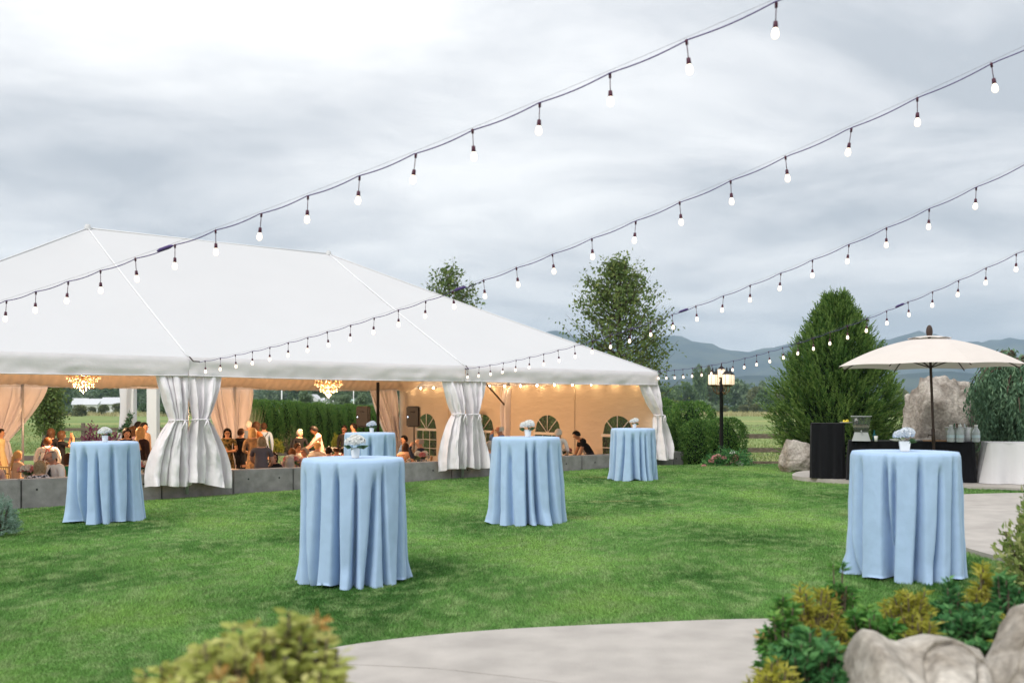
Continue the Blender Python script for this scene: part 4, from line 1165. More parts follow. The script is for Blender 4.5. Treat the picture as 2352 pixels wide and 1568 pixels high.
# tall straw grass at the field edge
rs = np.random.default_rng(8); n = 26000
y = rs.uniform(225, 300, n); x = rs.uniform(-.52, .52, n)*y
k = np.array([mnoise.noise((a*.03, b*.05, 2)) for a, b in zip(x, y)]) > -.12; x, y = x[k], y[k]; n = len(x)
v, f, at = blades(np.stack([x, y, np.full(n, -.9)], 1), np.stack([rs.normal(size=n)*.3, rs.normal(size=n)*.3, np.ones(n)], 1), rs.uniform(.5, 1.3, n), rs.uniform(.15, .4, n), rs)
tag(link('field_edge_grass', npmesh('field_edge_grass', v, f, m_straw, at)), 'tall straw coloured grass along the far field edge', 'grass', kind='stuff')

# rough field tussocks close behind the fences
n = 60000; y = 27.5+95*rs.random(n)**1.6; x = rs.uniform(-.54, .54, n)*y
u_, v__ = toUV(x, y); k = (v__ > 24) | (u_ > 14.5); x, y = x[k], y[k]; n = len(x)
v, f, at = blades(np.stack([x, y, terrain_z(x, y)-.02], 1), np.stack([rs.normal(size=n)*.4, rs.normal(size=n)*.4, np.ones(n)], 1), rs.uniform(.06, .2, n), .012+.0011*y, rs)
m_ftus = fol_mat('field_blades', [(0.14, 0.22, 0.07), (0.22, 0.29, 0.10), (0.36, 0.36, 0.16)], 0.3)
tag(link('field_grass', npmesh('field_grass', v, f, m_ftus, at)), 'rough yellowish pasture grass behind the fences', 'grass', kind='stuff')

# ornamental plumes, purple shrub, little bare shrub behind the tent
def tuft(name, label, pos, h, n, spread, m, lw=.012, cat_='plant', seed=1):
    rs = np.random.default_rng(seed); t = thing(name, label, cat_, pos)
    a = rs.uniform(0, 6.28, n); s = rs.uniform(0, spread, n); P = np.zeros((n, 3)); P[:, :2] = rs.normal(size=(n, 2))*.05
    v, f, at = blades(P, np.stack([np.cos(a)*s, np.sin(a)*s, np.ones(n)], 1), h*rs.uniform(.6, 1.1, n), lw, rs)
    link('blade_tuft', npmesh('blade_tuft', v, f, m, at), t); return t
q = T(7.2, 13.4); tuft('plume_grass', 'pale plume grass beside the rear middle tent curtain', (q.x, q.y, -.35), 1.95, 160, .35, m_straw, .03)
def shrub(label, pos, w, h, m, n=1400, leaf=.06, lw=.03, seed=1, stems=9, name='shrub', flowers=None, droop=.0, updir=.3, group=None):
    rs = np.random.default_rng(seed); t = thing(name, label, 'shrub', pos, group=group); mb = MB()
    tips = []
    for k in range(stems):
        a = rs.uniform(0, 6.28); q = rs.uniform(.1, .85)*w/2; z = h*rs.uniform(.4, .72)
        e = Vector((math.cos(a)*q, math.sin(a)*q, z)); mb.tube([(0, 0, 0), e*.5+Vector((0, 0, h*.08)), e], [.012, .009, .005], 5)
    d = unit(rs.normal(size=(n, 3))); d[:, 2] = np.abs(d[:, 2]); rad = (.45+.55*rs.random(n)**.5)
    lump = 1+.16*np.sin(d[:, 0]*7+seed)+.14*np.sin(d[:, 1]*8+d[:, 2]*5+seed)
    P = d*np.array([w/2, w/2, h*.92])*(rad*lump)[:, None]+np.array([0, 0, .04])
    v, f, at = leaves(P, d+rs.normal(size=(n, 3))*.6+[0, 0, updir], leaf*(.6+.8*rs.random(n)), lw, rg=rs, droop=droop)
    link('foliage', npmesh('foliage', v, f, m, at), t); mb.build('stems', m_bark, t)
    return t
p = V(222, 1012, 34); shrub('purple leaved shrub behind the left table, beyond the tent', (p.x, p.y, -.55), 1.5, p.z+.95, m_purple, 1800, .12, .06, 3)
p = V(664, 1000, 33.5); shrub('small twiggy bare shrub in front of the hedge', (p.x, p.y, -.35), .85, 1.25, fol_mat('sparse_leaves', [(.14, .13, .05), (.2, .2, .08), (.26, .26, .12)]), 260, .05, .025, 6, 24)
for i, (px, py, D) in enumerate([(596, 1010, 33), (612, 1024, 32.5), (636, 1022, 32.5), (776, 1008, 33.5)]):
    p = V(px, py, D); shrub('yellow green young plant in the mulch bed, %s from the left' % ORD[i], (p.x, p.y, p.z-.28), .42, .4, fol_mat('lime_leaves', [(.2, .24, .03), (.36, .38, .05), (.5, .48, .1)]), 260, .09, .05, 20+i)

# roses at the lamp post foot
LP = V(1657, 1056, 25.1)
t = shrub('low rose bush with pink and white blooms at the lamp post foot', (LP.x+.12, LP.y-.25, lawn_z(LP.x, 0)-.02), 1.15, .42, m_deep, 1500, .06, .035, 9)
rs = np.random.default_rng(9)
for (px, py, w) in [(1617, 1071, 0), (1634, 1058, 0), (1641, 1050, 0), (1663, 1052, 0), (1683, 1059, 0), (1690, 1048, 0), (1696, 1062, 1), (1682, 1039, 1), (1689, 1055, 0), (1650, 1047, 0), (1702, 1066, 1)]:
    c = V(px, py, LP.y-.45)-Vector(t.location)
    v, f, at = floret_ball(tuple(c), .05, 60, rs, .035); link('rose_bloom', npmesh('rose_bloom', v, f, m_petal if w else m_rose, at), t)

# dwarf blue spruce, left edge
def needles(P, D, L, n, rs, w=.004):
    out = []
    for k in range(n):
        f = rs.random(len(P)); B = P+D*(L*f)[:, None]; s = unit(np.cross(D, rs.normal(size=P.shape)))
        out.append(blades(B, D*.7+s, .05*(.8+.5*rs.random(len(P))), w, rs))
    return cat(*out)
sp = thing('dwarf_spruce', 'dwarf blue green spruce cut off by the left edge', 'shrub', (-6.50, 12.6, lawn_z(-6.5, 0))); sp.scale = (.68, .68, .68)
rs = np.random.default_rng(2); n = 420; d = unit(rs.normal(size=(n, 3))); d[:, 2] = np.abs(d[:, 2])*1.1
P = d*np.array([.33, .33, .62])*(.55+.4*rs.random((n, 1)))+[0, 0, .05]
v, f, at = needles(P, unit(d+[0, 0, .35]), np.full(n, .13), 46, rs, .005)
link('needles', npmesh('needles', v, f, m_spruce, at), sp)
mb = MB(); mb.tube([(0, 0, -.02), (0, 0, .5)], [.03, .01], 6)
for k in range(0, n, 4): mb.tube([(0, 0, .1), tuple(P[k])], [.01, .005], 4)
mb.build('branches', m_bark, sp)

# ------------------------------------------------------------------ foreground plants
def rosette_shrub(label, pos, w, h, m, rosettes, per, leaf, lw, seed, name='shrub', group=None, up=.35, extra=None, minz=.25, flat=False):
    rs = np.random.default_rng(seed); t = thing(name, label, 'shrub', pos, group=group); mb = MB()
    d = unit(rs.normal(size=(rosettes, 3))); d[:, 2] = np.abs(d[:, 2])+minz; d = unit(d)
    tip = d*np.array([w/2, w/2, h])*(.60+.40*rs.random((rosettes, 1)))
    if flat:
        rr_ = np.sqrt(rs.random(rosettes)); an_ = rs.uniform(0, 6.28, rosettes)
        tip = np.stack([rr_*np.cos(an_)*w/2, rr_*np.sin(an_)*w/2, h*(.74+.26*rs.random(rosettes))*(1-.16*rr_**2)], 1); d = unit(tip*[1, 1, .6])
    for k in range(rosettes):
        mb.tube([(tip[k][0]*.12, tip[k][1]*.12, 0), (tip[k][0]*.6, tip[k][1]*.6, tip[k][2]*.55), tuple(tip[k])], [.009, .006, .003], 5)
    P = np.repeat(tip, per, 0); n = len(P); ax = np.repeat(unit(d+[0, 0, .7]), per, 0)
    s = unit(np.cross(ax, rs.normal(size=(n, 3)))); D = s+ax*(up+.5*rs.random((n, 1)))
    P = P-ax*(.05*rs.random((n, 1)))
    col = np.repeat(rs.random(rosettes)*.55, per)+.45*rs.random(n)
    v, f, at = leaves(P, D, leaf*(.65+.6*rs.random(n)), lw, rg=rs, attr=np.clip(col, 0, 1), droop=.12)
    link('foliage', npmesh('foliage', v, f, m, at), t)
    if extra:
        k = rs.choice(rosettes, max(2, int(rosettes*extra[1])), False)
        Pe = np.repeat(tip[k], 9, 0)+rs.normal(size=(len(k)*9, 3))*.01; De = rs.normal(size=(len(k)*9, 3))+[0, 0, 1.2]
        v, f, at = leaves(Pe, De, leaf*.75, lw*.8, rg=rs); link('new_leaves', npmesh('new_leaves', v, f, extra[0], at), t)
    mb.build('stems', m_bark, t); return t
# blurred rhododendron, bottom left of centre
for px, py, w, h, sd, lab in [(560, 1418, .50, .80, 1, 'blurred pale green shrub in the bottom left foreground, middle bush'),
                              (690, 1392, .32, .86, 2, 'blurred leafy shrub in the bottom left foreground, tallest right bush'),
                              (400, 1478, .40, .70, 3, 'blurred golden tipped shrub in the bottom left foreground, lowest left bush')]:
    p = V(px-30, py-4, 2.5); rosette_shrub(lab, (p.x, 2.5+.05*sd, .0), w*.83, p.z-.02, [m_azal, m_azal, m_azal][sd-1], 150 if w > .4 else 95, 10, .052, .022, sd, extra=(m_bud, .12 if sd == 3 else .06), minz=.30, up=.1, flat=True)
p = V(760, 1475, 2.9); rosette_shrub('blurred orange tipped twig at the right of the bottom left shrubs', (p.x-.02, 2.9, 0), .2, p.z, m_azal, 9, 9, .075, .03, 9, extra=(m_bud, .6), minz=1.4)
# right hand bed
FGP = [ # px, ytop, D, w, h, mat, rosettes, per, leaf, lw, label
 (1862, 1440, 4.05, .50, .62, m_deep, 150, 11, .055, .020, 'dense deep green shrub at the bottom right beside the rock'),
 (1775, 1500, 3.9, .26, .40, m_gold, 45, 12, .045, .010, 'low golden tuft at the bottom, left of the deep green shrub'),
 (1868, 1335, 4.75, .34, .42, m_gold, 70, 16, .05, .008, 'golden feathery shrub at the left of the right foreground bed'),
 (1800, 1365, 4.5, .22, .46, m_green, 40, 14, .055, .014, 'small green shrub with yellow tips at the bed left end'),
 (1925, 1272, 4.95, .20, .62, m_green, 34, 16, .05, .011, 'upright dark green tuft rising left of the right blue table'),
 (2000, 1385, 4.7, .36, .36, m_green, 60, 12, .055, .016, 'green shrub in the middle of the right foreground bed'),
 (2095, 1345, 4.8, .36, .40, m_gold, 66, 16, .05, .008, 'golden shrub below the right blue table'),
 (2180, 1295, 4.9, .17, .56, m_deep, 26, 16, .05, .011, 'upright green tuft in front of the right blue table'),
 (2262, 1288, 4.95, .25, .58, m_gold, 44, 16, .055, .009, 'golden tuft right of the upright green tuft'),
 (2318, 1302, 4.75, .24, .55, m_deep, 44, 14, .05, .013, 'dark green tuft at the right end of the bed'),
 (2240, 1385, 4.45, .48, .34, m_deep, 110, 11, .05, .018, 'low deep green shrub between the rock and golden tuft'),
 (2120, 1415, 4.35, .22, .32, m_gold, 40, 16, .045, .008, 'small golden clump directly behind the rock'),
 (2330, 1400, 4.25, .20, .38, m_gold, 34, 16, .045, .008, 'golden clump beside the tall right foreground rock'),
]
for i, (px, yt, D, w, h, m, ro, per, lf, lw, lab) in enumerate(FGP):
    p = V(px, yt, D); rosette_shrub(lab, (p.x, p.y, p.z-h-.02), w*1.15, h+.02, m, int(ro*2.6), per+3, lf, lw*(1.0 if m is m_gold else 1.25), 40+i, up=.5, extra=(m_bud, .10) if i in (2, 3, 4) else None)
p = V(2345, 1140, 6.3)
shrub('tall airy light green shrub cut off by the right edge', (p.x+.10, p.y, .15), .44, p.z-.12, fol_mat('airy_leaves', [(.14, .22, .05), (.26, .34, .10), (.40, .42, .18)]), 2800, .045, .026, 77, 24)

# ------------------------------------------------------------------ rocks
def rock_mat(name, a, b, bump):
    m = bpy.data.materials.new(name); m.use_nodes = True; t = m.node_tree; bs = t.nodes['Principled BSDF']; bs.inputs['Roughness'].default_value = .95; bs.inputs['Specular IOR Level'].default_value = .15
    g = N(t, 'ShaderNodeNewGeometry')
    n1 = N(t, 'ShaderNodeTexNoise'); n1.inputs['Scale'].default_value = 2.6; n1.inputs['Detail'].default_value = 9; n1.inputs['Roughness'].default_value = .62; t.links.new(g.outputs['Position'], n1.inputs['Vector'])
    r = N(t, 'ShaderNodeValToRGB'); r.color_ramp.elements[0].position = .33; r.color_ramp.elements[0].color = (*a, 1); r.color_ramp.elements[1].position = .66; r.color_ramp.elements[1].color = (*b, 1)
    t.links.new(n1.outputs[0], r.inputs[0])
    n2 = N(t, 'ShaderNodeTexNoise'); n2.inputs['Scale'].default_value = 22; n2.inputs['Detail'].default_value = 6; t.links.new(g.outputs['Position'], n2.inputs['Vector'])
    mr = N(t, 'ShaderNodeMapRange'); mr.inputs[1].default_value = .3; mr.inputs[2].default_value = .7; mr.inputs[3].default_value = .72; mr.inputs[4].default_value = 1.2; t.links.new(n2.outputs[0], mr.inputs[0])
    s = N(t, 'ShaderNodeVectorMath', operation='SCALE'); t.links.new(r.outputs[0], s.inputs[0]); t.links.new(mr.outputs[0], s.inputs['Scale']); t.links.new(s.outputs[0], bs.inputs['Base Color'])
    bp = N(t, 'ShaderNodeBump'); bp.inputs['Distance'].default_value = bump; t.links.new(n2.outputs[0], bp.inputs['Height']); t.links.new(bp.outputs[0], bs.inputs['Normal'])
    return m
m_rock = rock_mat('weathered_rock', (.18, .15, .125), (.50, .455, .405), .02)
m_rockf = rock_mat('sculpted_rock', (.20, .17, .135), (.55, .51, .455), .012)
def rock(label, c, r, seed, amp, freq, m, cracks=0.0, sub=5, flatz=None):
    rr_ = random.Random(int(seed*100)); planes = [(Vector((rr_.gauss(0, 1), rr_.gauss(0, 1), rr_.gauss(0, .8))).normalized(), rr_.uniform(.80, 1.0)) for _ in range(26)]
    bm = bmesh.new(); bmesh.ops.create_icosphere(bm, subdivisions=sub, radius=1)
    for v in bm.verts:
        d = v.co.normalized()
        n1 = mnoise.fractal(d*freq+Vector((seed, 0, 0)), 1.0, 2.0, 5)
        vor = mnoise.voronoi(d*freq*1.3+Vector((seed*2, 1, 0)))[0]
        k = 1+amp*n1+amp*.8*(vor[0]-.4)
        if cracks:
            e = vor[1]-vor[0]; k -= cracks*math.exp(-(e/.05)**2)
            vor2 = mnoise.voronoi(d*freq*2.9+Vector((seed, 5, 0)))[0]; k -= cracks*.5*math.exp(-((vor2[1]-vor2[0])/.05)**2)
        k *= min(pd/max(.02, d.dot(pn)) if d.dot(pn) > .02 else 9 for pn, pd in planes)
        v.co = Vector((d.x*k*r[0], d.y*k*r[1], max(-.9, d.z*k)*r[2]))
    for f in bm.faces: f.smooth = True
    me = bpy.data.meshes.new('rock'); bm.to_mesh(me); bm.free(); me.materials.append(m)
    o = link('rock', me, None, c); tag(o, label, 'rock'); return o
p = V(2172, 935, 20.6)
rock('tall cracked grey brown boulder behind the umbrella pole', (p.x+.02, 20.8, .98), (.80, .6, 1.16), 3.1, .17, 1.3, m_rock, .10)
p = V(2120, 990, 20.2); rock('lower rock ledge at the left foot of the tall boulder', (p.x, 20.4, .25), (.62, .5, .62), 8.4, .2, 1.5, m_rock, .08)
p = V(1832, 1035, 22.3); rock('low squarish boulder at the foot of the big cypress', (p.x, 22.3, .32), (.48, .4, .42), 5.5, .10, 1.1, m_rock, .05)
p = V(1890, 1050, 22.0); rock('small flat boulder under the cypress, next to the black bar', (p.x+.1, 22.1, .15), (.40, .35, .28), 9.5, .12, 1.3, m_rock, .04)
# foreground sculpted rocks: crest follows a profile
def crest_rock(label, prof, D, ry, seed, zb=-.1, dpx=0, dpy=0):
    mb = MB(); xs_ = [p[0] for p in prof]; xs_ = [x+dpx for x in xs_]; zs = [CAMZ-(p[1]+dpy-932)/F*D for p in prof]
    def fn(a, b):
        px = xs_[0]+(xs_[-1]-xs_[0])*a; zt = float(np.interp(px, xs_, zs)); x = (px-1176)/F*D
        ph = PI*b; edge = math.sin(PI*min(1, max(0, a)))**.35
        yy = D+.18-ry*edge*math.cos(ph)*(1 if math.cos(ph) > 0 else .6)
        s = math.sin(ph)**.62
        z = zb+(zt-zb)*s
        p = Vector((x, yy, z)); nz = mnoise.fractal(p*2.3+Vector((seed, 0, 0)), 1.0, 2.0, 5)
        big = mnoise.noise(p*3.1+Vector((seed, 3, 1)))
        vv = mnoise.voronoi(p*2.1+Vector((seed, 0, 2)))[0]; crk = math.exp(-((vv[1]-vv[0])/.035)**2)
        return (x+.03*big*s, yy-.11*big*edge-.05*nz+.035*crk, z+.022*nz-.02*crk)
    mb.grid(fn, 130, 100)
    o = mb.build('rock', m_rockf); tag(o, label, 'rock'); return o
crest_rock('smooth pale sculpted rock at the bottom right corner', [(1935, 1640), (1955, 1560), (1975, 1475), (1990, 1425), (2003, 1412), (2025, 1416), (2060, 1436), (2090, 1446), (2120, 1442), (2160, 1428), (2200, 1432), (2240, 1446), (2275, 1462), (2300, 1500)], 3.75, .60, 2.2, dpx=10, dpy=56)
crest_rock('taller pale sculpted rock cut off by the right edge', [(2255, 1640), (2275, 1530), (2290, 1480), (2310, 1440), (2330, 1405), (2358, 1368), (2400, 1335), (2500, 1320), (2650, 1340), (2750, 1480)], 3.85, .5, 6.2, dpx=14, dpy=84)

# ------------------------------------------------------------------ fences
def rail_fence(label, pts, zb, zs, posth, rail=.14, post=.12, wire=False):
    t = thing('rail_fence', label, 'fence', (pts[0][0], pts[0][1], zb)); o = Vector(t.location)
    for i, (x, y) in enumerate(pts):
        mb = MB(); mb.box((x, y, zb+posth/2-.1), (post, post, posth+.2)); mb.v = [tuple(Vector(v)-o) for v in mb.v]
        mb.build('post', m_wood, t, smooth=False)
    for (x0, y0), (x1, y1) in zip(pts, pts[1:]):
        L = math.hypot(x1-x0, y1-y0); an = math.atan2(y1-y0, x1-x0)
        nx_, ny_ = math.sin(an), -math.cos(an)
        for z in zs:
            mb = MB(); mb.box((0, 0, 0), (L-.01, .04, rail), Matrix.Rotation(an, 3, 'Z')@Matrix.Rotation(random.uniform(-.004, .004), 3, 'Y'))
            c = Vector(((x0+x1)/2+nx_*(post/2+.022), (y0+y1)/2+ny_*(post/2+.022), zb+z))-o
            mb.v = [tuple(Vector(v)+c) for v in mb.v]; mb.build('rail', m_wood, t, smooth=False)
        if wire:
            mb = MB(); nw = int(L/.11)
            for k in range(nw+1):
                f = k/nw; p = Vector((x0+(x1-x0)*f, y0+(y1-y0)*f, zb))+Vector((nx_, ny_, 0))*.09-o; mb.tube([p, p+Vector((0, 0, .62))], .0022, 3, cap=False)
            for k in range(7):
                a = Vector((x0, y0, zb+.02+k*.1))+Vector((nx_, ny_, 0))*.09-o; b = Vector((x1, y1, zb+.02+k*.1))+Vector((nx_, ny_, 0))*.09-o; mb.tube([a, b], .0022, 3, cap=False)
            tag(mb.build('wire_mesh', m_wire, t), kind='stuff')
fx = lambda px, D: (px-1176)/F*D
rail_fence('dark wooden three rail fence between the rose bush and the cypress', [(fx(1585, 27.5), 27.5), (fx(1760, 27.6)+.55, 27.6), (fx(1960, 27.7)+.6, 27.8), (fx(2150, 28), 28.2)], -.22, (.20, .57, .95), 1.15, .125, .12, True)
pf = []
for k in range(14): pf.append((-31+k*2.25, 66+k*.75))
rail_fence('weathered post and rail fence across the pasture seen through the tent', pf, -.92, (.28, .92), 1.35, .2, .2)
# thin wire fence far right
t = thing('wire_fence', 'thin wire fence on slim posts in the pasture left of the cypress', 'fence', (8, 62, -.8))
for k in range(14): MB().tube([(-14+k*3.0, k*.3, -.1), (-14+k*3.0, k*.3, 1.2)], .03, 5).build('post', m_wood, t)
for z in (.4, .8, 1.1): MB().tube([(-14, 0, z), (25, 3.9, z)], .008, 3).build('wire', m_wire, t)

# ------------------------------------------------------------------ lamp post
t = thing('lamp_post', 'black lamp post with a cluster of five lit lanterns', 'street lamp', (LP.x, LP.y, lawn_z(LP.x, 0)-.01)); z0 = t.location.z
zz = lambda py: CAMZ-(py-932)/F*LP.y-z0
MB().lathe([(.14, 0), (.14, .10), (.11, .14), (.085, .26), (.065, .30), (.055, .34)], 14).build('base', m_black, t, sharp=35)
MB().lathe([(.052, .32), (.045, zz(900)), (.06, zz(898)), (.035, zz(885)), (.05, zz(880)), (.02, zz(866))], 14).build('post', m_black, t, sharp=35)
m_gilt = mat('gilt_iron', (.20, .13, .06), .45, metal=.7)
def lantern(c, s, parent):
    l = MB(); l.lathe([(.10*s, 0), (.115*s, .02*s), (.115*s, .24*s), (.10*s, .26*s)], 14, c); lo = l.build('lantern', m_lantern, parent, sharp=40)
    MB().lathe([(.125*s, .258*s), (.11*s, .28*s), (.04*s, .34*s), (.015*s, .37*s), (.022*s, .39*s), (.002, .45*s)], 12, c).build('cap', m_black, lo)
    MB().lathe([(.05*s, -.05*s), (.09*s, -.012*s), (.105*s, -.002*s)], 12, c).build('cup', m_gilt, lo)
    for k in range(6):
        a = k*PI/3; MB().tube([(c[0]+.119*s*math.cos(a), c[1]+.119*s*math.sin(a), c[2]), (c[0]+.119*s*math.cos(a), c[1]+.119*s*math.sin(a), c[2]+.26*s)], .005*s, 4).build('rib', m_gilt, lo)
for k in range(4):
    a = PI*k/2+.35; ca, sa = math.cos(a), math.sin(a); rr = .25
    arm = MB().tube([(.03*ca, .03*sa, zz(897)), (.12*ca, .12*sa, zz(905)), (.22*ca, .22*sa, zz(898)), (rr*ca, rr*sa, zz(886))], .014, 7).build('arm', m_gilt, t)
    MB().tube([(.04*ca, .04*sa, zz(888)), (.10*ca, .10*sa, zz(884)), (.12*ca, .12*sa, zz(892)), (.07*ca, .07*sa, zz(896))], .010, 6).build('scroll', m_gilt, arm)
    lantern((rr*ca, rr*sa, zz(883)), .98, t)
lantern((0, 0, zz(866)), .80, t)

# ------------------------------------------------------------------ umbrella
U = V(2131, 838, 18.2); ub = thing('patio_umbrella', 'open beige octagonal patio umbrella over the drinks tables', 'umbrella', (U.x+.13, U.y, .165)); uo = Vector(ub.location)
zr, za = U.z-.03-.165, V(2131, 776, 18.2).z-.165
top = Vector((-.1, 0, za)); RU = 1.66; NP = 8
def can(th, q):
    k = th*NP/(2*PI); fr = k-math.floor(k)
    cosn = math.cos(PI/NP)/math.cos((fr-.5)*2*PI/NP)
    r = RU*q*(cosn*q+(1-q))
    dome = (za-zr)*(1-q**1.75)-.045*math.sin(PI*fr)*0
    lift = .022*math.sin(PI*fr)*q**6
    return Vector((top.x+r*math.cos(th), r*math.sin(th), zr+dome+lift))
for k in range(NP):
    a0, a1 = 2*PI*k/NP, 2*PI*(k+1)/NP-1e-6
    mb = MB(); mb.grid(lambda a, b: can(a0+(a1-a0)*a, .16+.84*b), 8, 12); pn = mb.build('canopy_panel', m_umb, ub)
    MB().tube([can(a0, q)-Vector((0, 0, .03)) for q in np.linspace(.1, 1, 9)], .011, 5).build('rib', m_brown, ub)
    MB().tube([can(a0, .55)-Vector((0, 0, .045)), Vector((top.x+.02, 0, zr-.02))], .009, 5).build('strut', m_brown, ub)
mb = MB()
mb.grid(lambda a, b: can(2*PI*a*.99999, .23*b+.001)+Vector((0, 0, .045-.02*b+.015*abs(math.sin(2*PI*a*4))*b)), 64, 4); mb.build('vent', m_umb, ub)
MB().tube([(0, 0, 0), (-.03, 0, 1.0), (-.1, 0, za+.03)], .024, 10).build('pole', m_brown, ub)
MB().tube([(-.022, 0, .72), (-.032, 0, .98)], .034, 10).build('crank_sleeve', m_brown, ub)
MB().tube([(-.03, 0, .86), (-.13, -.03, .87), (-.14, -.03, .82)], .010, 6).build('crank_handle', m_brown, ub)
MB().ell((top.x, 0, za+.12), (.06, .045, .12), 14, 10).build('finial', m_brown, ub)
MB().lathe([(.30, 0), (.29, .05), (.06, .09), (.04, .25)], 20).build('base', m_black, ub)

# ------------------------------------------------------------------ drinks tables
def skirted(name, label, cat_, c, size, rz, h, m, folds, seed, amp=.02, flare=.03, z0=.165, ripple=1.0, short=0.0):
    t = thing(name, label, cat_, (c[0], c[1], z0), rz); rs = np.random.default_rng(seed); hx, hy = size[0]/2, size[1]/2
    per = [(-hx, -hy), (hx, -hy), (hx, hy), (-hx, hy)]; segs = []
    for i in range(4):
        a, b = per[i], per[(i+1) % 4]; L = math.dist(a, b); k = max(6, int(L/.025))
        for j in range(k):
            f = j/k; x = a[0]+(b[0]-a[0])*f; y = a[1]+(b[1]-a[1])*f; nx_, ny_ = (b[1]-a[1])/L, -(b[0]-a[0])/L
            cr = math.exp(-(min(f, 1-f)*L/.06)**2)
            segs.append((x, y, nx_, ny_, L*(i+f), cr))
    n = len(segs); ph = rs.uniform(0, 6, 4); mb = MB()
    def fn(a, b):
        x, y, nx_, ny_, s, cr = segs[int(round(a*n)) % n]
        w = math.sin(s*folds+ph[0]+.8*math.sin(s*folds*.37+ph[1])+.5*b)+.5*math.sin(s*folds*1.9+ph[2])
        o = amp*(w+1.0)*(.25+.75*b)*(1-cr*.3)+flare*b+.006*min(1, b*20)
        return (x+nx_*o, y+ny_*o, h-(h-short-.006)*b)
    mb.grid(fn, n, 16, closeu=True); mb.build('table_skirt', m, t)
    tp = MB(); tp.box((0, 0, h-.002), (size[0]+.02, size[1]+.02, .012)); tp.build('table_cover', m, t, smooth=False)
    for sx in (-1, 1):
        for sy in (-1, 1): MB().tube([(sx*(hx-.08), sy*(hy-.08), 0), (sx*(hx-.08), sy*(hy-.08), h-.01)], .018, 6).build('leg', m_black, t)
    return t
AN = math.atan2(18.1-18.9, 8.43-6.0)
skirted('drinks_table', 'long black draped drinks table under the umbrella', 'table', (7.50, 18.80), (2.15, .72), AN, .735, m_blackcloth, 17, 1, .028, .03)
skirted('portable_bar', 'taller black skirted bar at the left end of the drinks table', 'bar', (6.14, 19.38), (.58, .58), AN, 1.06, m_blackcloth, 26, 2, .030, -.03)
skirted('white_side_table', 'white draped table at the right edge beside the drinks table', 'table', (9.55, 18.02), (1.8, .72), AN+.06, .735, m_whitecloth, 11, 3, .055, .06)
def on(px, py, D): return V(px, py, D)
TZ = .165+.735+.006
def at_table(px, D): return Vector((fx(px, D), D, TZ))
# beverage dispenser
p = at_table(1978, 18.75); t = thing('drink_dispenser', 'clear plastic drink dispenser with lemon water on a tapered stand', 'dispenser', p, AN)
def frustum(mb, r0, r1, z0, z1, cap=True):
    vs = [(r0*a, r0*.8*b, z0) for a, b in ((-1,-1),(1,-1),(1,1),(-1,1))]+[(r1*a, r1*.8*b, z1) for a, b in ((-1,-1),(1,-1),(1,1),(-1,1))]
    fs = [(0,1,5,4),(1,2,6,5),(2,3,7,6),(3,0,4,7)]+([(3,2,1,0),(4,5,6,7)] if cap else []); mb.add(vs, fs); return mb
m_frost = mat('frosted_plastic', (.62, .64, .64), .25, trans=.35, spec=.4)
frustum(MB(), .165, .115, 0, .17).build('stand', m_frost, t, smooth=False)
frustum(MB(), .125, .155, .172, .30).build('water', mat('lemon_water', (.80, .76, .66), .05, trans=.8, ior=1.2), t, smooth=False)
frustum(MB(), .132, .172, .171, .455, False).build('tank', m_glass, t, smooth=False)
MB().box((0, 0, .462), (.37, .30, .018)).build('lid', m_frost, t, smooth=False)
sl = MB().lathe([(.03, 0), (.03, .008)], 12).mesh('lemon_slice', mat('lemon', (.75, .42, .10), .6))
for k in range(6):
    o = link('lemon_slice', sl, t, (-.09+.036*k, -.06+.02*(k % 3), .285)); o.rotation_euler = (1.2+.3*k, .4*k, 0)
MB().tube([(0, -.12, .19), (0, -.16, .19), (0, -.165, .165)], .012, 6).build('tap', m_frost, t)
# galvanised tub with bottle necks
p = at_table(2202, 18.55); t = thing('ice_bucket', 'galvanised ice bucket full of bottles behind the water jugs', 'bucket', p)
MB().lathe([(.20, 0), (.245, .25), (.255, .255), (.24, .245), (.195, .02)], 28, cap=False).build('bucket', m_galv, t, sharp=50)
for z, r in ((.08, .216), (.17, .232)): MB().lathe([(r, z), (r+.006, z+.006), (r+.002, z+.012)], 28, cap=False).build('hoop', m_galv, t)
bt = MB().lathe([(.03, 0), (.03, .17), (.012, .22), (.012, .28), (.014, .285), (.014, .295)], 10)
m_bglass = [mat('brown_bottle', (.10, .04, .02), .1, spec=.6), mat('green_bottle', (.06, .14, .08), .1, spec=.6), mat('clear_bottle', (.7, .72, .74), .1, spec=.6)]
bms = [bt.mesh('bottle', m) for m in m_bglass]
for k in range(7):
    a = k*2.4; o = link('bottle', bms[k % 3], None, p+Vector((math.cos(a)*.03*math.sqrt(k)*2, math.sin(a)*.03*math.sqrt(k)*2, .04))); o.rotation_euler = (math.sin(a)*.12, -math.cos(a)*.12, 0)
    tag(o, ['brown', 'green', 'clear'][k % 3]+' bottle neck sticking out of the galvanised ice bucket', 'bottle', ['brown', 'green', 'clear'][k % 3]+' bottles in the ice bucket')
m_jug = mat('water_bottle_plastic', (.80, .86, .90), .12, trans=.55, spec=.5)
jm = MB().lathe([(.066, 0), (.07, .02), (.066, .08), (.07, .15), (.066, .20), (.03, .26), (.026, .29)], 16)
jme = jm.mesh('bottle_body', m_jug); jc = MB().lathe([(.03, .285), (.03, .31)], 12).mesh('cap', m_white)
lb = MB().lathe([(.0715, .075), (.0715, .13)], 16, cap=False).mesh('label', mat('bottle_label', (.45, .55, .60), .5))
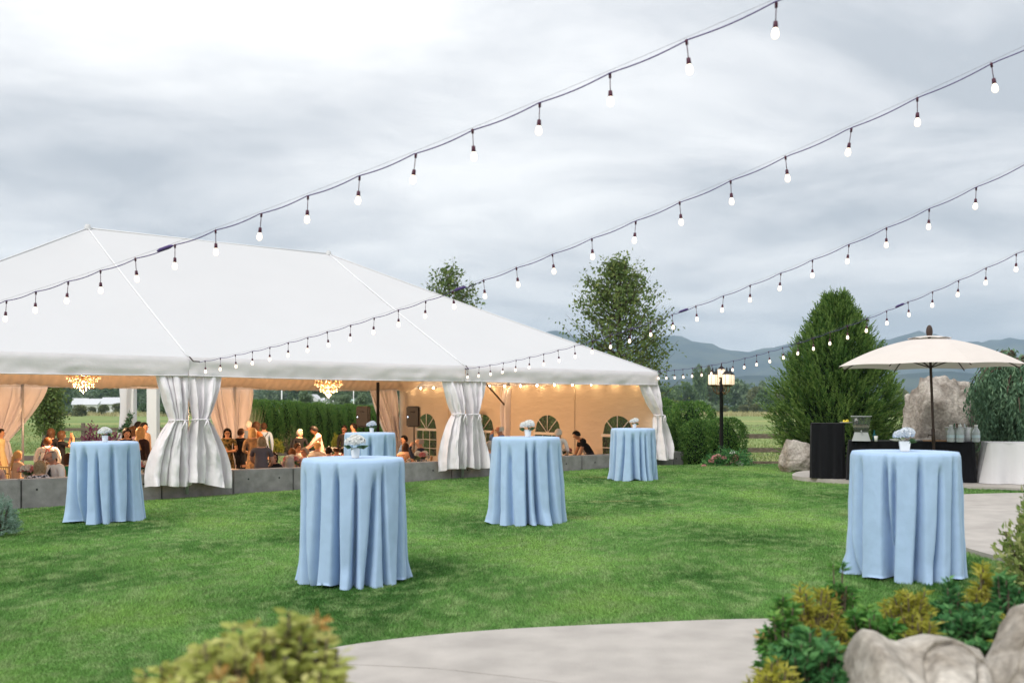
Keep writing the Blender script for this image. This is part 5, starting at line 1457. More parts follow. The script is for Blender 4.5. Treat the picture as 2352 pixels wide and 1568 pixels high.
for px, D, lab in ((2184, 18.2, 'clear water bottle in front of the ice bucket, left one'), (2205, 18.15, 'clear water bottle in front of the ice bucket, middle one'), (2242, 18.15, 'clear water bottle right of the ice bucket')):
    t = thing('water_bottle', lab, 'bottle', at_table(px, D), group='water bottles on the drinks table'); link('bottle_body', jme, t); link('cap', jc, t); link('label', lb, t)
# plate of lemons and glass on the bar
pb = Vector((fx(1932, 19.3), 19.3, .165+1.06+.006)); t = thing('lemon_plate', 'white plate of lemon wedges on top of the black bar', 'plate', pb+Vector((.06, -.1, 0)))
MB().lathe([(.05, 0), (.10, .008), (.125, .022), (.12, .022), (.05, .01)], 22).build('plate', m_ceramic, t)
lm_ = MB().ell((0, 0, 0), (.035, .018, .018), 10, 6).mesh('lemon_wedge', mat('lemon_peel', (.78, .62, .06), .45))
for k in range(9): o = link('lemon_wedge', lm_, t, (.055*math.cos(k*1.4)*(.5+.06*k), .055*math.sin(k*1.4)*(.5+.06*k), .028+.006*(k % 3))); o.rotation_euler = (0, .2*k, k)
t = thing('tumbler', 'short glass of reddish drink on the black bar', 'glass', pb+Vector((.25, -.12, 0)))
MB().lathe([(.034, 0), (.04, .12), (.037, .12), (.031, .008)], 16, cap=False).build('glass', m_glass, t); MB().lathe([(.030, .009), (.034, .05)], 14).build('drink', mat('red_drink', (.45, .10, .06), .2), t)
for i, (px, D, h, r, m, lab) in enumerate([(2012, 18.5, .10, .035, m_ceramic, 'small white cup beside the drink dispenser'), (2062, 18.6, .035, .15, m_ceramic, 'shallow white dish on the drinks table behind the pale blue flowers'), (2098, 18.65, .03, .12, m_ceramic, 'second low white dish right of the pale blue flowers')]):
    o = MB().lathe([(r*.7, 0), (r, h), (r*.93, h), (r*.6, .008)], 18).build('cup' if i == 0 else 'dish', m, None, loc=at_table(px, D)); tag(o, lab, 'cup' if i == 0 else 'dish')
o = MB().box((0, 0, .008), (.42, .22, .016), Matrix.Rotation(AN, 3, 'Z')).build('cutting_board', mat('board_wood', (.45, .24, .10), .6, var=.15, vscale=20), None, smooth=False, loc=at_table(2148, 18.6)); tag(o, 'thin wooden board lying by the umbrella pole', 'board')
o = MB().lathe([(.028, 0), (.03, .10), (.012, .15), (.012, .19), (.016, .20)], 12).build('pump_bottle', mat('teal_plastic', (.02, .20, .22), .3), None, loc=at_table(2008, 18.9)); tag(o, 'small teal pump bottle behind the dispenser', 'bottle')

# ------------------------------------------------------------------ arch columns behind the tent
t = thing('ceremony_arch', 'white square column arch with draped cloth seen through the tent', 'arch', (fx(299, 35), 35, -.55))
dx = fx(352, 35)-fx(299, 35)
for i, x in enumerate((0, dx)):
    cl = MB().box((x, 0, 1.6), (.34, .34, 3.2)).build('column', m_white, t, smooth=False)
    MB().box((x, 0, .12), (.46, .46, .24)).build('plinth', m_white, cl, smooth=False); MB().box((x, 0, 3.16), (.46, .46, .16)).build('capital', m_white, cl, smooth=False)
MB().box((dx/2, 0, 3.34), (dx+.9, .3, .22)).build('beam', m_white, t, smooth=False)
mb = MB(); mb.grid(lambda a, b: (-.10+.26*math.sin(2*PI*a)*(1+.15*math.sin(b*7))+.03*math.sin(a*30), -.05+.25*math.cos(2*PI*a)*(1+.1*math.sin(b*5+a*9)), .1+3.0*b), 40, 20); mb.build('drape', m_whitecloth, t)
rs = np.random.default_rng(3); n = 240; f = rs.random(n); P = np.stack([-.25+.42*f+rs.normal(size=n)*.03, -.33+rs.normal(size=n)*.04, 1.25+.6*f**2+rs.normal(size=n)*.05], 1)
v, fc_, at = leaves(P, rs.normal(size=(n, 3)), .13, .05, rg=rs); link('garland', npmesh('garland', v, fc_, m_leafdark, at), t)

# ------------------------------------------------------------------ far buildings
m_bwall = mat('far_white_wall', (.70, .70, .70), .8); m_broof = mat('far_grey_roof', (.55, .56, .58), .7); m_bwin = mat('far_window', (.05, .06, .07), .3)
def house(px, D, wpx, py0, py1, label, depth=9, roofk=.45, yaw=0.0, roofm=None, name='far_house'):
    w = wpx/F*D; zb = -.95; ht = V(px, py0, D).z-zb; hw = ht*(1-roofk); t = thing(name, label, 'building', (fx(px, D), D, zb), yaw)
    MB().box((0, 0, hw/2), (w, depth, hw)).build('wall', m_bwall, t, smooth=False)
    mb = MB(); o = .4
    mb.add([(-w/2-o, -depth/2-o, hw-.1), (w/2+o, -depth/2-o, hw-.1), (w/2+o, depth/2+o, hw-.1), (-w/2-o, depth/2+o, hw-.1), (-w/2-o, 0, ht), (w/2+o, 0, ht)], [(0,1,5,4), (2,3,4,5), (0,4,3), (1,2,5), (3,2,1,0)])
    mb.build('roof', roofm or m_broof, t, smooth=False)
    nwn = max(2, int(w/4))
    for k in range(nwn):
        wn = MB().box((-w/2+w*(k+.5)/nwn, -depth/2-.03, hw*.55), (1.2, .08, min(1.2, hw*.4))).build('window', m_bwin, t, smooth=False)
    MB().box((w*.22, -depth/2-.035, hw*.36), (1.1 if w < 14 else 2.4, .08, hw*.7)).build('door', m_bwin, t, smooth=False)
house(262, 330, 44, 912, 934, 'white gabled barn beyond the pasture behind the left table', 10, .4, .25)
house(216, 360, 40, 915, 930, 'long low white shed left of the white barn', 8, .4, -.1)
house(185, 420, 30, 914, 927, 'smallest white far house left of the long shed', 8, .45, .3)
house(748, 210, 24, 913, 928, 'white gabled house above the hedge below the chandelier', 8, .5, .35)
house(800, 260, 46, 916, 928, 'low pale green roofed shed above the hedge', 8, .4, .0, mat('green_roof', (.30, .42, .38), .7))
house(722, 300, 16, 905, 925, 'narrow white gable between far trees above the hedge', 8, .5, 1.2)
house(2078, 330, 46, 921, 936, 'low white far building left of the tall rock', 9, .4, .1)
for px, D, ytop, lab in ((647, 110, 885, 'slim white pole beyond the hedge'), (812, 140, 890, 'slim grey pole beyond the hedge, right of the chandelier')):
    o = MB().tube([(0, 0, -.9), (0, 0, V(px, ytop, D).z)], .07, 6).build('utility_pole', m_white, None, loc=(fx(px, D), D, 0)); tag(o, lab, 'pole')
o = MB().tube([(0, 0, FLOOR), (0, 0, 2.3)], .05, 8).build('patio_heater_post', m_black, None, loc=(fx(868, 31), 31, 0)); tag(o, 'dark upright post beside the rear right tent curtain', 'post')

# ------------------------------------------------------------------ dining tables, chairs, speakers under the tent
def dining_table(px, D, label, seed):
    p = Vector((fx(px, D), D, FLOOR)); t = thing('dining_table', label, 'table', p, group='dining tables under the tent')
    cloth_mesh(.85, .76, seed, 1.06, 22).build('tablecloth', m_pinkcloth, t)
    MB().lathe([(.04, 0), (.04, .74)], 10).build('post', m_black, t); MB().lathe([(.35, 0), (.33, .03), (.05, .06)], 18).build('base', m_black, t)
    return p+Vector((0, 0, .765))
DT = [dining_table(*a) for a in [
    (62, 18.4, 'round dining table nearest the concrete wall at far left', 101),
    (330, 19.9, 'round dining table behind the left front tent curtain', 102),
    (468, 21.6, 'round dining table just right of the left front tent curtain', 103),
    (668, 22.2, 'round dining table in front of the seated group left of centre', 104),
    (760, 26.3, 'round dining table behind the front centre cocktail table', 105),
    (968, 24.1, 'round dining table beside the man in the navy jacket', 106),
    (1300, 26.6, 'round dining table where the waiter leans in', 107)]]
gl_me = MB().lathe([(.03, 0), (.03, .003), (.005, .008), (.005, .08), (.032, .12), (.036, .17), (.03, .20), (.028, .20), (.033, .17), (.03, .122), (.003, .09)], 12, cap=False).mesh('wine_glass', mat('glassware', (.85, .88, .9), .08, trans=.75, ior=1.15, spec=.6))
tb_me = MB().lathe([(.032, 0), (.038, .13), (.035, .13), (.029, .008)], 12, cap=False).mesh('tumbler', MATS['glassware'])
rs = np.random.default_rng(12)
tnames = ['the far left dining table', 'the dining table behind the left front curtain', 'the dining table right of the left front curtain', 'the left of centre dining table', 'the dining table behind the front centre cocktail table', 'the dining table by the navy jacket', "the waiter's dining table"]
for i, c in enumerate(DT):
    for k in range(7):
        a = 2*PI*k/7+i; r = .58+.1*math.sin(k*3+i)
        o = link('wine_glass' if k % 2 else 'tumbler', gl_me if k % 2 else tb_me, None, c+Vector((math.cos(a)*r, math.sin(a)*r, 0)))
        tag(o, ('stemmed glass' if k % 2 else 'straight water glass')+' set out on '+tnames[i], 'glass', 'glasses on '+tnames[i])
    t = thing('centrepiece', 'white and blush flower centrepiece on '+tnames[i], 'flowers', c, i)
    MB().lathe([(.05, 0), (.055, .10), (.045, .13), (.05, .14)], 14).build('vase', MATS['glassware'], t)
    for k in range(4):
        v, f, at = floret_ball((.08*math.cos(k*1.6), .08*math.sin(k*1.6), .21+.03*(k % 2)), .075, 90, rs, .035); link('bloom', npmesh('bloom', v, f, m_petal if k % 2 else m_rose, at), t)
    n = 40; P = rs.normal(size=(n, 3))*[.05, .05, .02]+[0, 0, .16]; v, f, at = leaves(P, rs.normal(size=(n, 3))*[1, 1, .4], .16, .05, rg=rs); link('leaf', npmesh('leaf', v, f, m_leafdark, at), t)

m_chair = mat('chair_wood', (.42, .25, .12), .45)
def make_chair():
    t = thing('banquet_chair', 'x', 'chair')
    MB().box((0, 0, .455), (.40, .40, .03)).build('seat', m_chair, t, smooth=False)
    MB().box((0, -.01, .485), (.37, .36, .03)).build('cushion', m_pinkcloth, t, smooth=False)
    for sx in (-1, 1):
        MB().tube([(sx*.17, -.17, 0), (sx*.17, -.17, .45)], .014, 6).build('leg', m_chair, t)
        MB().tube([(sx*.17, .20, 0), (sx*.17, .18, .45), (sx*.165, .22, .90)], .014, 6).build('leg', m_chair, t)
    for z in (.62, .76, .89): MB().tube([(-.165, .195+.05*(z-.45), z), (.165, .195+.05*(z-.45), z)], .012, 6).build('back_rail', m_chair, t)
    for x in (-.1, -.035, .035, .1): MB().tube([(x, .20, .62), (x, .216, .89)], .008, 5).build('back_spindle', m_chair, t)
    return t
CHAIR0 = make_chair(); CH_USED = [False]
def place_chair(x, y, rz, label):
    c = CHAIR0 if not CH_USED[0] else copy_tree(CHAIR0); CH_USED[0] = True
    c.location = (x, y, FLOOR); c.rotation_euler = (0, 0, rz); tag(c, label, 'chair', 'banquet chairs under the tent'); return c
def speaker(px, D, py0, py1, lab1, lab2):
    zt, zb = V(px, py0, D).z, V(px, py1, D).z; x = fx(px, D); h = zt-zb; w = .40
    st = thing('speaker_stand', lab2, 'stand', (x, D, FLOOR), .3, group='speaker stands')
    MB().tube([(0, 0, .12), (0, 0, zb-FLOOR)], .018, 8).build('pole', m_black, st)
    for k in range(3): MB().tube([(0, 0, .62), (.42*math.cos(k*2.09), .42*math.sin(k*2.09), .0)], .012, 6).build('leg', m_black, st)
    sp = thing('loudspeaker', lab1, 'speaker', (x, D, zb), -.15, group='loudspeakers on stands')
    bm = bmesh.new(); bmesh.ops.create_cube(bm, size=1)
    for v in bm.verts:
        k = 1.0 if v.co.y < 0 else .78; v.co = Vector((v.co.x*w*k, v.co.y*.34, (v.co.z+.5)*h))
    bmesh.ops.bevel(bm, geom=bm.edges[:], offset=.035, segments=3, affect='EDGES')
    me = bpy.data.meshes.new('cabinet'); bm.to_mesh(me); bm.free(); me.materials.append(m_black); link('cabinet', me, sp)
    MB().box((0, -.172, h*.5), (w*.82, .012, h*.86)).build('grille', mat('grille_mesh', (.02, .02, .022), .7), sp, smooth=False)
    MB().lathe([(.07, 0), (.065, .012), (.02, .02)], 16).build('horn', m_black, sp).location = (0, -.18, h*.72)
    o = MB().ell((0, 0, 0), (.012, .006, .012), 8, 6).build('power_light', mat('led_glow', (.6, .8, 1), .3, emit=(.55, .75, 1), estr=6), sp); o.location = (-w*.36, -.182, h*.48)
speaker(836, 29.5, 932, 980, 'black loudspeaker on a stand in front of the hedge', 'black stand under the loudspeaker in front of the hedge')
speaker(951, 29.0, 932, 980, 'black loudspeaker on a stand in front of the tent end wall', 'black stand under the loudspeaker in front of the end wall')

# ------------------------------------------------------------------ people
def cm(name, col, **k): return mat(name, col, k.pop('rough', .8), spec=.15, **k)
SK = {'l': cm('skin_light', (.60, .36, .26), rough=.55), 't': cm('skin_tan', (.48, .25, .15), rough=.55), 'd': cm('skin_dark', (.10, .05, .035), rough=.5), 'r': cm('skin_ruddy', (.56, .28, .19), rough=.55)}
HR = {'black': cm('hair_black', (.012, .009, .008), rough=.5), 'brown': cm('hair_brown', (.055, .028, .015), rough=.5), 'auburn': cm('hair_auburn', (.16, .065, .022), rough=.5),
      'blonde': cm('hair_blonde', (.50, .32, .14), rough=.5), 'grey': cm('hair_grey', (.36, .33, .30), rough=.6), 'white': cm('hair_white', (.66, .63, .58), rough=.6), 'dkblonde': cm('hair_dark_blonde', (.22, .15, .08), rough=.5, col2=(.34, .26, .16), vscale=40)}
def cloth(n, c, **k): return cm('cloth_'+n, c, **k)
C = dict(white=cloth('white', (.78, .76, .73)), black=cloth('black', (.012, .012, .014)), navy=cloth('navy', (.02, .03, .065)), blue=cloth('blue', (.16, .27, .50)), ltblue=cloth('light_blue', (.38, .50, .68)),
         beige=cloth('beige', (.50, .36, .26)), yellow=cloth('pale_yellow', (.68, .56, .30)), green=cloth('green', (.02, .20, .10)), floral=cloth('floral', (.02, .02, .03), col2=(.70, .66, .68), vscale=26, detail=1),
         pattern=cloth('patterned', (.02, .025, .012), col2=(.20, .14, .05), vscale=18, detail=2), tan=cloth('tan_pattern', (.45, .27, .13), col2=(.24, .16, .10), vscale=14, detail=2), grey=cloth('grey', (.12, .115, .135)),
         pink=cloth('pink', (.66, .44, .38)), peach=cloth('peach', (.68, .42, .30)), mauve=cloth('mauve', (.24, .18, .24)), rust=cloth('rust', (.34, .12, .04)), red=cloth('red', (.25, .03, .03)), orange=cloth('orange', (.70, .20, .04)),
         khaki=cloth('khaki', (.25, .19, .12)), dark=cloth('dark_trousers', (.03, .03, .035)), bluegrey=cloth('blue_grey', (.26, .32, .40)), brown=cloth('brown_dress', (.035, .02, .02)))
m_eye = mat('eye_dark', (.01, .008, .006), .2); m_mouth = cm('lips', (.38, .12, .10)); m_spect = mat('glasses_frame', (.02, .02, .02), .3)
PEOPLE = []
def joints(pose, arms, lean, headyaw, headpitch):
    J = {}; E = []
    def add(n, p, r, par=None):
        J[n] = [Vector(p), r if isinstance(r, tuple) else (r, r)]
        if par: E.append((par, n))
    sit = pose == 'sit'; dz = -.40 if sit else 0.0
    add('pelvis', (0, 0, .95), (.155, .115)); add('waist', (0, 0, 1.10), (.140, .105), 'pelvis'); add('chest', (0, .0, 1.30), (.165, .12), 'waist'); add('upper', (0, .01, 1.41), (.12, .09), 'chest')
    add('neck', (0, 0, 1.49), .055, 'upper'); add('jaw', (0, -.02, 1.555), (.062, .072), 'neck'); add('skull', (0, -.012, 1.635), (.075, .092), 'jaw'); add('crown', (0, -.005, 1.69), (.058, .07), 'skull')
    add('nose', (0, -.118, 1.605), .012, 'skull')
    for s, n in ((-1, 'L'), (1, 'R')):
        add('ear'+n, (s*.088, .005, 1.61), .012, 'skull')
        add('shoulder'+n, (s*.185, .01, 1.41), .066, 'upper')
        am = arms if isinstance(arms, str) else arms[0 if s < 0 else 1]
        el, wr, pm = {'down': ((.235, .03, 1.13), (.235, -.05, .90), (.23, -.08, .82)), 'table': ((.25, -.08, 1.15), (.17, -.32, 1.10), (.13, -.40, 1.10)),
                      'up': ((.24, -.22, 1.30), (.12, -.28, 1.52), (.08, -.26, 1.60)), 'reach': ((.24, -.22, 1.24), (.15, -.46, 1.16), (.11, -.55, 1.14)), 'fold': ((.25, -.02, 1.15), (.06, -.19, 1.12), (-.02, -.20, 1.12)),
                      'drink': ((.24, -.20, 1.24), (.10, -.24, 1.48), (.05, -.20, 1.56))}[am]
        add('elbow'+n, (s*el[0], el[1], el[2]), .047, 'shoulder'+n); add('wrist'+n, (s*wr[0], wr[1], wr[2]), .031, 'elbow'+n); add('palm'+n, (s*pm[0], pm[1], pm[2]), (.036, .02), 'wrist'+n)
        d = (J['palm'+n][0]-J['wrist'+n][0]).normalized(); sd = d.cross(Vector((0, 0, 1)) if abs(d.z) < .8 else Vector((0, 1, 0))).normalized(); cu = d.cross(sd)
        for k in range(4):
            b = J['palm'+n][0]+sd*((k-1.5)*.019)+d*.03; l = (.034, .040, .037, .028)[k]
            add('f%d%s' % (k, n), b+d*l*.8, .0085, 'palm'+n); add('t%d%s' % (k, n), b+d*l*1.6+cu*.016, .0075, 'f%d%s' % (k, n))
        b = J['wrist'+n][0]*.45+J['palm'+n][0]*.55; add('th'+n, b-sd*.040+d*.012, .010, 'palm'+n); add('tt'+n, b-sd*.052+d*.042, .0085, 'th'+n)
    up = Matrix.Rotation(lean, 3, 'X')
    piv = Vector((0, 0, .95)); cam_ = Vector((0, 0, 1.49))
    hm = Matrix.Rotation(headyaw, 3, 'Z') @ Matrix.Rotation(headpitch, 3, 'X')
    HM = None
    for n, j in J.items():
        p = j[0]
        if n in ('jaw', 'skull', 'crown', 'nose', 'earL', 'earR'): p = cam_+hm@(p-cam_)
        if n != 'pelvis': p = piv+up@(p-piv)
        j[0] = p+Vector((0, 0, dz))
    hc = piv+up@(cam_+hm@(Vector((0, -.012, 1.615))-cam_)-piv)+Vector((0, 0, dz)); HM = up@hm
    for s, n in ((-1, 'L'), (1, 'R')):
        if sit: L = [('hip', (.095, -.02, .54), .098), ('knee', (.11, -.44, .53), .068), ('ankle', (.11, -.40, .10), .045), ('toe', (.12, -.55, .045), .042)]
        else: L = [('hip', (.095, 0, .88), .098), ('knee', (.10, -.02, .50), .066), ('ankle', (.10, .02, .10), .044), ('toe', (.11, -.14, .045), .042)]
        par = 'pelvis'
        for nm, p, r in L: add(nm+n, (s*p[0], p[1], p[2]), r, par); par = nm+n
    return J, E, hc, HM
def person(px, ytop, D, yaw, label, pose='stand', arms='down', lean=0.0, hy=0.0, hp=0.0, skin='l', hair='short', hcol='brown', top='white', bottom='dark', dress=False, sleeveless=False, glasses=False, tie=None, braces=False, build=1.0, chair=True):
    J, E, hc, HM = joints(pose, arms, R(lean), R(hy), R(hp))
    topz = max((hc+HM@Vector((0, 0, .125))).z, J['crown'][0].z+.06)
    want = V(px, ytop, D).z-FLOOR; sc = want/topz
    # keep the head under the wanted picture point
    x, y = fx(px, D), D; yw = R(yaw)
    hx, hy_ = hc.x*sc, hc.y*sc
    x -= hx*math.cos(yw)-hy_*math.sin(yw); y -= hx*math.sin(yw)+hy_*math.cos(yw)
    t = thing('person', label, 'person', (x, y, FLOOR), yw); t.scale = (sc*build, sc*build, sc)
    names = list(J); me = bpy.data.meshes.new('body'); me.from_pydata([J[n][0] for n in names], [(names.index(a), names.index(b)) for a, b in E], [])
    o = bpy.data.objects.new('body', me); COL.objects.link(o)
    md = o.modifiers.new('s', 'SKIN'); md.use_smooth_shade = True
    for i, n in enumerate(names):
        sv = me.skin_vertices[0].data[i]; sv.radius = J[n][1]; sv.use_root = (n == 'pelvis')
    ss = o.modifiers.new('u', 'SUBSURF'); ss.levels = 1; ss.render_levels = 1
    PEOPLE.append((t, o, J, hc, HM, dict(skin=skin, hair=hair, hcol=hcol, top=top, bottom=bottom, dress=dress, sleeveless=sleeveless, glasses=glasses, tie=tie, braces=braces, pose=pose)))
    if pose == 'sit' and chair: place_chair(x+math.sin(yw)*-.03, y+math.cos(yw)*.03, yw, ' '.join(('wooden chair under the '+label).split()[:16]))
    return t
def hair_mesh(style, hc, HM, seed):
    mb = MB(); rs = random.Random(seed); na = 28; nr = 9
    rx, ry, rz = .092, .112, .122
    def lim(az):  # az 0 = front
        c = math.cos(az)
        if style == 'bald': return 112
        if c > .55: return 52
        if c > .1: return 52+(.55-c)/.45*46
        return 98+(-c+.1)/1.1*30
    hang = {'long': .34, 'curly': .36, 'bob': .12}.get(style, 0)
    rows = nr+(8 if hang else 0)
    def fn(a, b):
        az = 2*PI*a; L = R(lim(az)); k = b*rows
        side = max(0, min(1, (.35-math.cos(az))/.5))
        fuzz = {'curly': .035, 'long': .008, 'bob': .010}.get(style, .005)
        thick = {'curly': 1.22, 'bob': 1.14, 'long': 1.10, 'bun': 1.06}.get(style, 1.05)
        st = R(62) if style == 'bald' and math.cos(az) < .2 else (R(108) if style == 'bald' else R(1))
        ph = st+(L-st)*min(1, k/nr)
        p = Vector((rx*thick*math.sin(ph)*math.sin(az), -ry*thick*math.sin(ph)*math.cos(az), rz*thick*math.cos(ph)*(.98 if thick > 1.1 else 1.0)))
        if style == 'bald': p *= .985
        nz = mnoise.noise(Vector((math.sin(az)*4, math.cos(az)*4, b*9+seed)))
        p *= 1+fuzz*4*nz*min(1, ph)
        if k > nr and hang:
            f = (k-nr)/8
            p.z -= hang*f*side*(1+.1*nz); p.y += .05*f*side if style != 'bob' else -.02*f; p.x *= 1+(.18*f if style == 'curly' else .05*f)*side
            p += Vector((nz*fuzz, nz*fuzz, 0))
        return hc+HM@p
    mb.grid(fn, na, rows, closeu=True)
    if style == 'bun': mb.ell(hc+HM@Vector((0, .13, .03)), (.05, .05, .05), 10, 8)
    if style == 'braid':
        for k in range(7): mb.ell(hc+HM@Vector((.03, .10+.005*k, -.04-.045*k)), (.04-.003*k, .035, .035), 8, 6)
    return mb
def finish_people():
    bpy.context.view_layer.update(); dg = bpy.context.evaluated_depsgraph_get()
    for i, (t, o, J, hc, HM, q) in enumerate(PEOPLE):
        ev = o.evaluated_get(dg); me = bpy.data.meshes.new_from_object(ev, depsgraph=dg)
        me.name = 'body'; me.materials.clear()
        for m in (SK[q['skin']], C[q['top']], C[q['bottom']], m_black): me.materials.append(m)
        names = list(J); JP = np.array([list(J[n][0]) for n in names])
        n = len(me.polygons); ce = np.zeros(n*3, np.float32); me.polygons.foreach_get('center', ce); ce = ce.reshape(-1, 3)
        near = np.argmin(((ce[:, None]-JP[None])**2).sum(2), 1); mi = np.ones(n, np.int32)
        for k in range(n):
            nm = names[near[k]]
            if nm in ('neck', 'jaw', 'skull', 'crown', 'nose') or nm[:3] == 'ear' or nm[:4] == 'palm' or (nm[0] in 'ft' and nm[1].isdigit()) or nm[:2] in ('th', 'tt'): mi[k] = 0
            elif nm[:5] == 'wrist' and q['sleeveless']: mi[k] = 0
            elif nm[:5] in ('elbow', 'wrist') and q['sleeveless']: mi[k] = 0
            elif nm[:3] in ('hip', 'kne', 'ank') or nm == 'pelvis': mi[k] = 2
            if nm[:3] == 'toe': mi[k] = 3
            if q['dress'] and nm[:3] in ('kne', 'ank'): mi[k] = 0
        me.polygons.foreach_set('material_index', mi); me.polygons.foreach_set('use_smooth', np.ones(n, bool))
        bpy.data.objects.remove(o, do_unlink=True); link('body', me, t)
        if q['hair']: hair_mesh(q['hair'], hc, HM, i*1.7).build('hair', HR[q['hcol']], t)
        H = lambda x, y, z: hc+HM@Vector((x, y, z))
        for s in (-1, 1): MB().ell(H(s*.034, -.098, .0), (.012, .008, .008), 8, 6, HM).build('eye', m_eye, t)
        MB().ell(H(0, -.094, -.062), (.026, .010, .008), 8, 6, HM).build('mouth', m_mouth, t)
        if q['glasses']:
            mb = MB()
            for s in (-1, 1):
                mb.tube([H(s*.036+.027*math.cos(a), -.116, .0+.02*math.sin(a)) for a in np.linspace(0, 2*PI, 13)], .0035, 4, cap=False); mb.tube([H(s*.062, -.114, .005), H(s*.092, .0, .01)], .003, 4)
            mb.tube([H(-.01, -.117, .004), H(.01, -.117, .004)], .003, 4); mb.build('glasses', m_spect, t)
        if q['tie']:
            a, b, c_ = J['neck'][0], J['chest'][0], J['waist'][0]
            MB().tube([a+HM@Vector((0, -.062, -.04)), b+Vector((0, -.135, .02)), c_+Vector((0, -.12, 0))], [.014, .026, .03], 6).build('tie', C[q['tie']], t)
        if q['braces']:
            mb = MB()
            up = (J['upper'][0]-J['pelvis'][0]).normalized(); bk = up.cross(Vector((1, 0, 0))).normalized()
            bk = bk if bk.y > 0 else -bk
            for s in (-1, 1):
                mb.tube([J['pelvis'][0]+Vector((s*.10, 0, 0))+bk*.125, J['chest'][0]+Vector((s*.02, 0, 0))+bk*.155, J['upper'][0]+Vector((-s*.10, 0, .01))+bk*.11+up*.02, J['upper'][0]+Vector((-s*.11, 0, 0))-bk*.03+up*.075], .011, 5)
            mb.build('braces', C['red'] if i % 2 else C['dark'], t)
        if q['dress']:
            w = J['waist'][0]; pl = J['pelvis'][0]; mb = MB()
            if q['pose'] == 'sit':
                kn = (J['kneeL'][0]+J['kneeR'][0])/2
                mb.grid(lambda a, b: pl.lerp(kn+Vector((0, -.04, 0)), b)+Vector(((.20+.05*b)*math.cos(2*PI*a), 0, (.13-.02*b)*math.sin(2*PI*a))), 24, 8, closeu=True)
            else:
                hm_ = .34
                mb.grid(lambda a, b: Vector((w.x, w.y, w.z)).lerp(Vector((pl.x*.5, pl.y, hm_)), b)+Vector(((.145+.10*b+.02*b*math.sin(9*2*PI*a))*math.cos(2*PI*a), (.112+.11*b+.02*b*math.sin(9*2*PI*a+1))*math.sin(2*PI*a), 0)), 40, 12, closeu=True)
            mb.build('skirt', C[q['top']], t)
# yaw 0 faces the camera; 90 faces right in the picture; 180 faces away
P_ = person
P_(2, 983, 25, 95, 'woman in pale yellow dress cut off by the left edge', hair='bun', hcol='black', top='yellow', bottom='yellow', dress=True, sleeveless=True, skin='t')
P_(-14, 1040, 17.2, 70, 'seated guest at the left edge with one bare forearm on the table', 'sit', 'table', 8, skin='t', hcol='dkblonde', top='pink', sleeveless=True)
P_(41, 1033, 21, 155, 'seated woman with braided blond hair and beige top at far left', 'sit', 'table', 6, hair='braid', hcol='blonde', top='beige', bottom='beige')
P_(109, 1003, 22, 205, 'man in white shirt and braces bending over the left table', arms='table', lean=38, hp=-15, hair='short', hcol='auburn', top='white', bottom='khaki', braces=True, build=1.08)
P_(117, 982, 24, 175, 'standing woman with long dark hair and black top, back turned, at far left', hair='long', hcol='brown', top='black', bottom='pattern', dress=True)
P_(142, 988, 24, 130, 'dark haired woman raising a phone beside the woman in black', arms='up', hair='bob', hcol='brown', top='black', bottom='pattern', sleeveless=True, skin='t', dress=True)
P_(115, 1030, 17.7, -35, 'seated balding man with glasses, white shirt and dark tie', 'sit', 'table', 14, hp=10, hair='bald', hcol='grey', top='white', bottom='dark', glasses=True, tie='dark', skin='r')
P_(91, 1056, 17.3, 180, 'seated woman in black and white floral top, back to camera', 'sit', 'table', 4, hair='bob', hcol='dkblonde', top='floral', bottom='floral', build=1.05)
P_(157, 1039, 20, 160, 'seated dark haired guest in green top beside the left blue table', 'sit', 'table', hair='bob', hcol='brown', top='green', bottom='dark')
P_(291, 981, 22.4, 40, 'dark haired woman looking down, just right of the left blue table', hair='long', hcol='black', top='brown', bottom='brown', hp=12, dress=True)
P_(323, 979, 21.8, 160, 'long blond haired woman in dark dress left of the left front curtain', hair='long', hcol='blonde', top='brown', bottom='brown', dress=True)
P_(331, 968, 25, 70, 'man in beige shirt behind the blond woman', hair='short', hcol='black', top='beige', bottom='khaki', skin='t')
P_(318, 966, 27, 110, 'guest with dark hair half hidden behind the man in beige', hair='short', hcol='black', top='bluegrey')
P_(306, 978, 25.5, 150, 'guest with curly brown hair behind the dark haired woman', hair='curly', hcol='brown', top='mauve')
P_(522, 983, 25, 20, 'woman with long curly dark hair in patterned dress', arms=('down', 'fold'), hair='curly', hcol='black', top='pattern', bottom='pattern', dress=True, skin='t', glasses=True, sleeveless=True)
P_(554, 982, 25.3, 150, 'short haired guest in black suit next to the curly haired woman', hair='short', hcol='brown', top='black', bottom='dark')
P_(571, 965, 28.5, 165, 'white haired man in blue grey shirt at the back of the group', hair='short', hcol='white', top='bluegrey')
P_(588, 967, 27, 150, 'brown haired guest in rust top at the back of the group', hair='bob', hcol='brown', top='rust', bottom='dark')
P_(606, 969, 28.3, 200, 'man in pale blue shirt with braces in front of the hedge', hair='short', hcol='brown', top='ltblue', bottom='dark', braces=True)
P_(580, 981, 24, 210, 'blond woman in tan patterned shawl', arms='fold', lean=8, hair='bob', hcol='blonde', top='tan', bottom='black', dress=True)
P_(601, 1001, 20.8, 190, 'woman in grey sleeveless dress with dark blond bob, back turned', arms=('table', 'reach'), lean=14, hair='bob', hcol='dkblonde', top='grey', bottom='grey', dress=True, sleeveless=True, build=1.05)
P_(628, 1037, 21.2, 40, 'seated woman with dark hair and glasses in black top', 'sit', 'table', hair='bob', hcol='brown', top='black', bottom='dark', glasses=True, skin='r')
P_(665, 1049, 20.4, 185, 'seated woman with wavy grey blond hair, back to camera', 'sit', 'table', hair='curly', hcol='grey', top='black', bottom='dark')
P_(671, 1027, 22.8, 200, 'seated man with reddish hair in mauve shirt', 'sit', 'table', hair='short', hcol='auburn', top='mauve', bottom='dark')
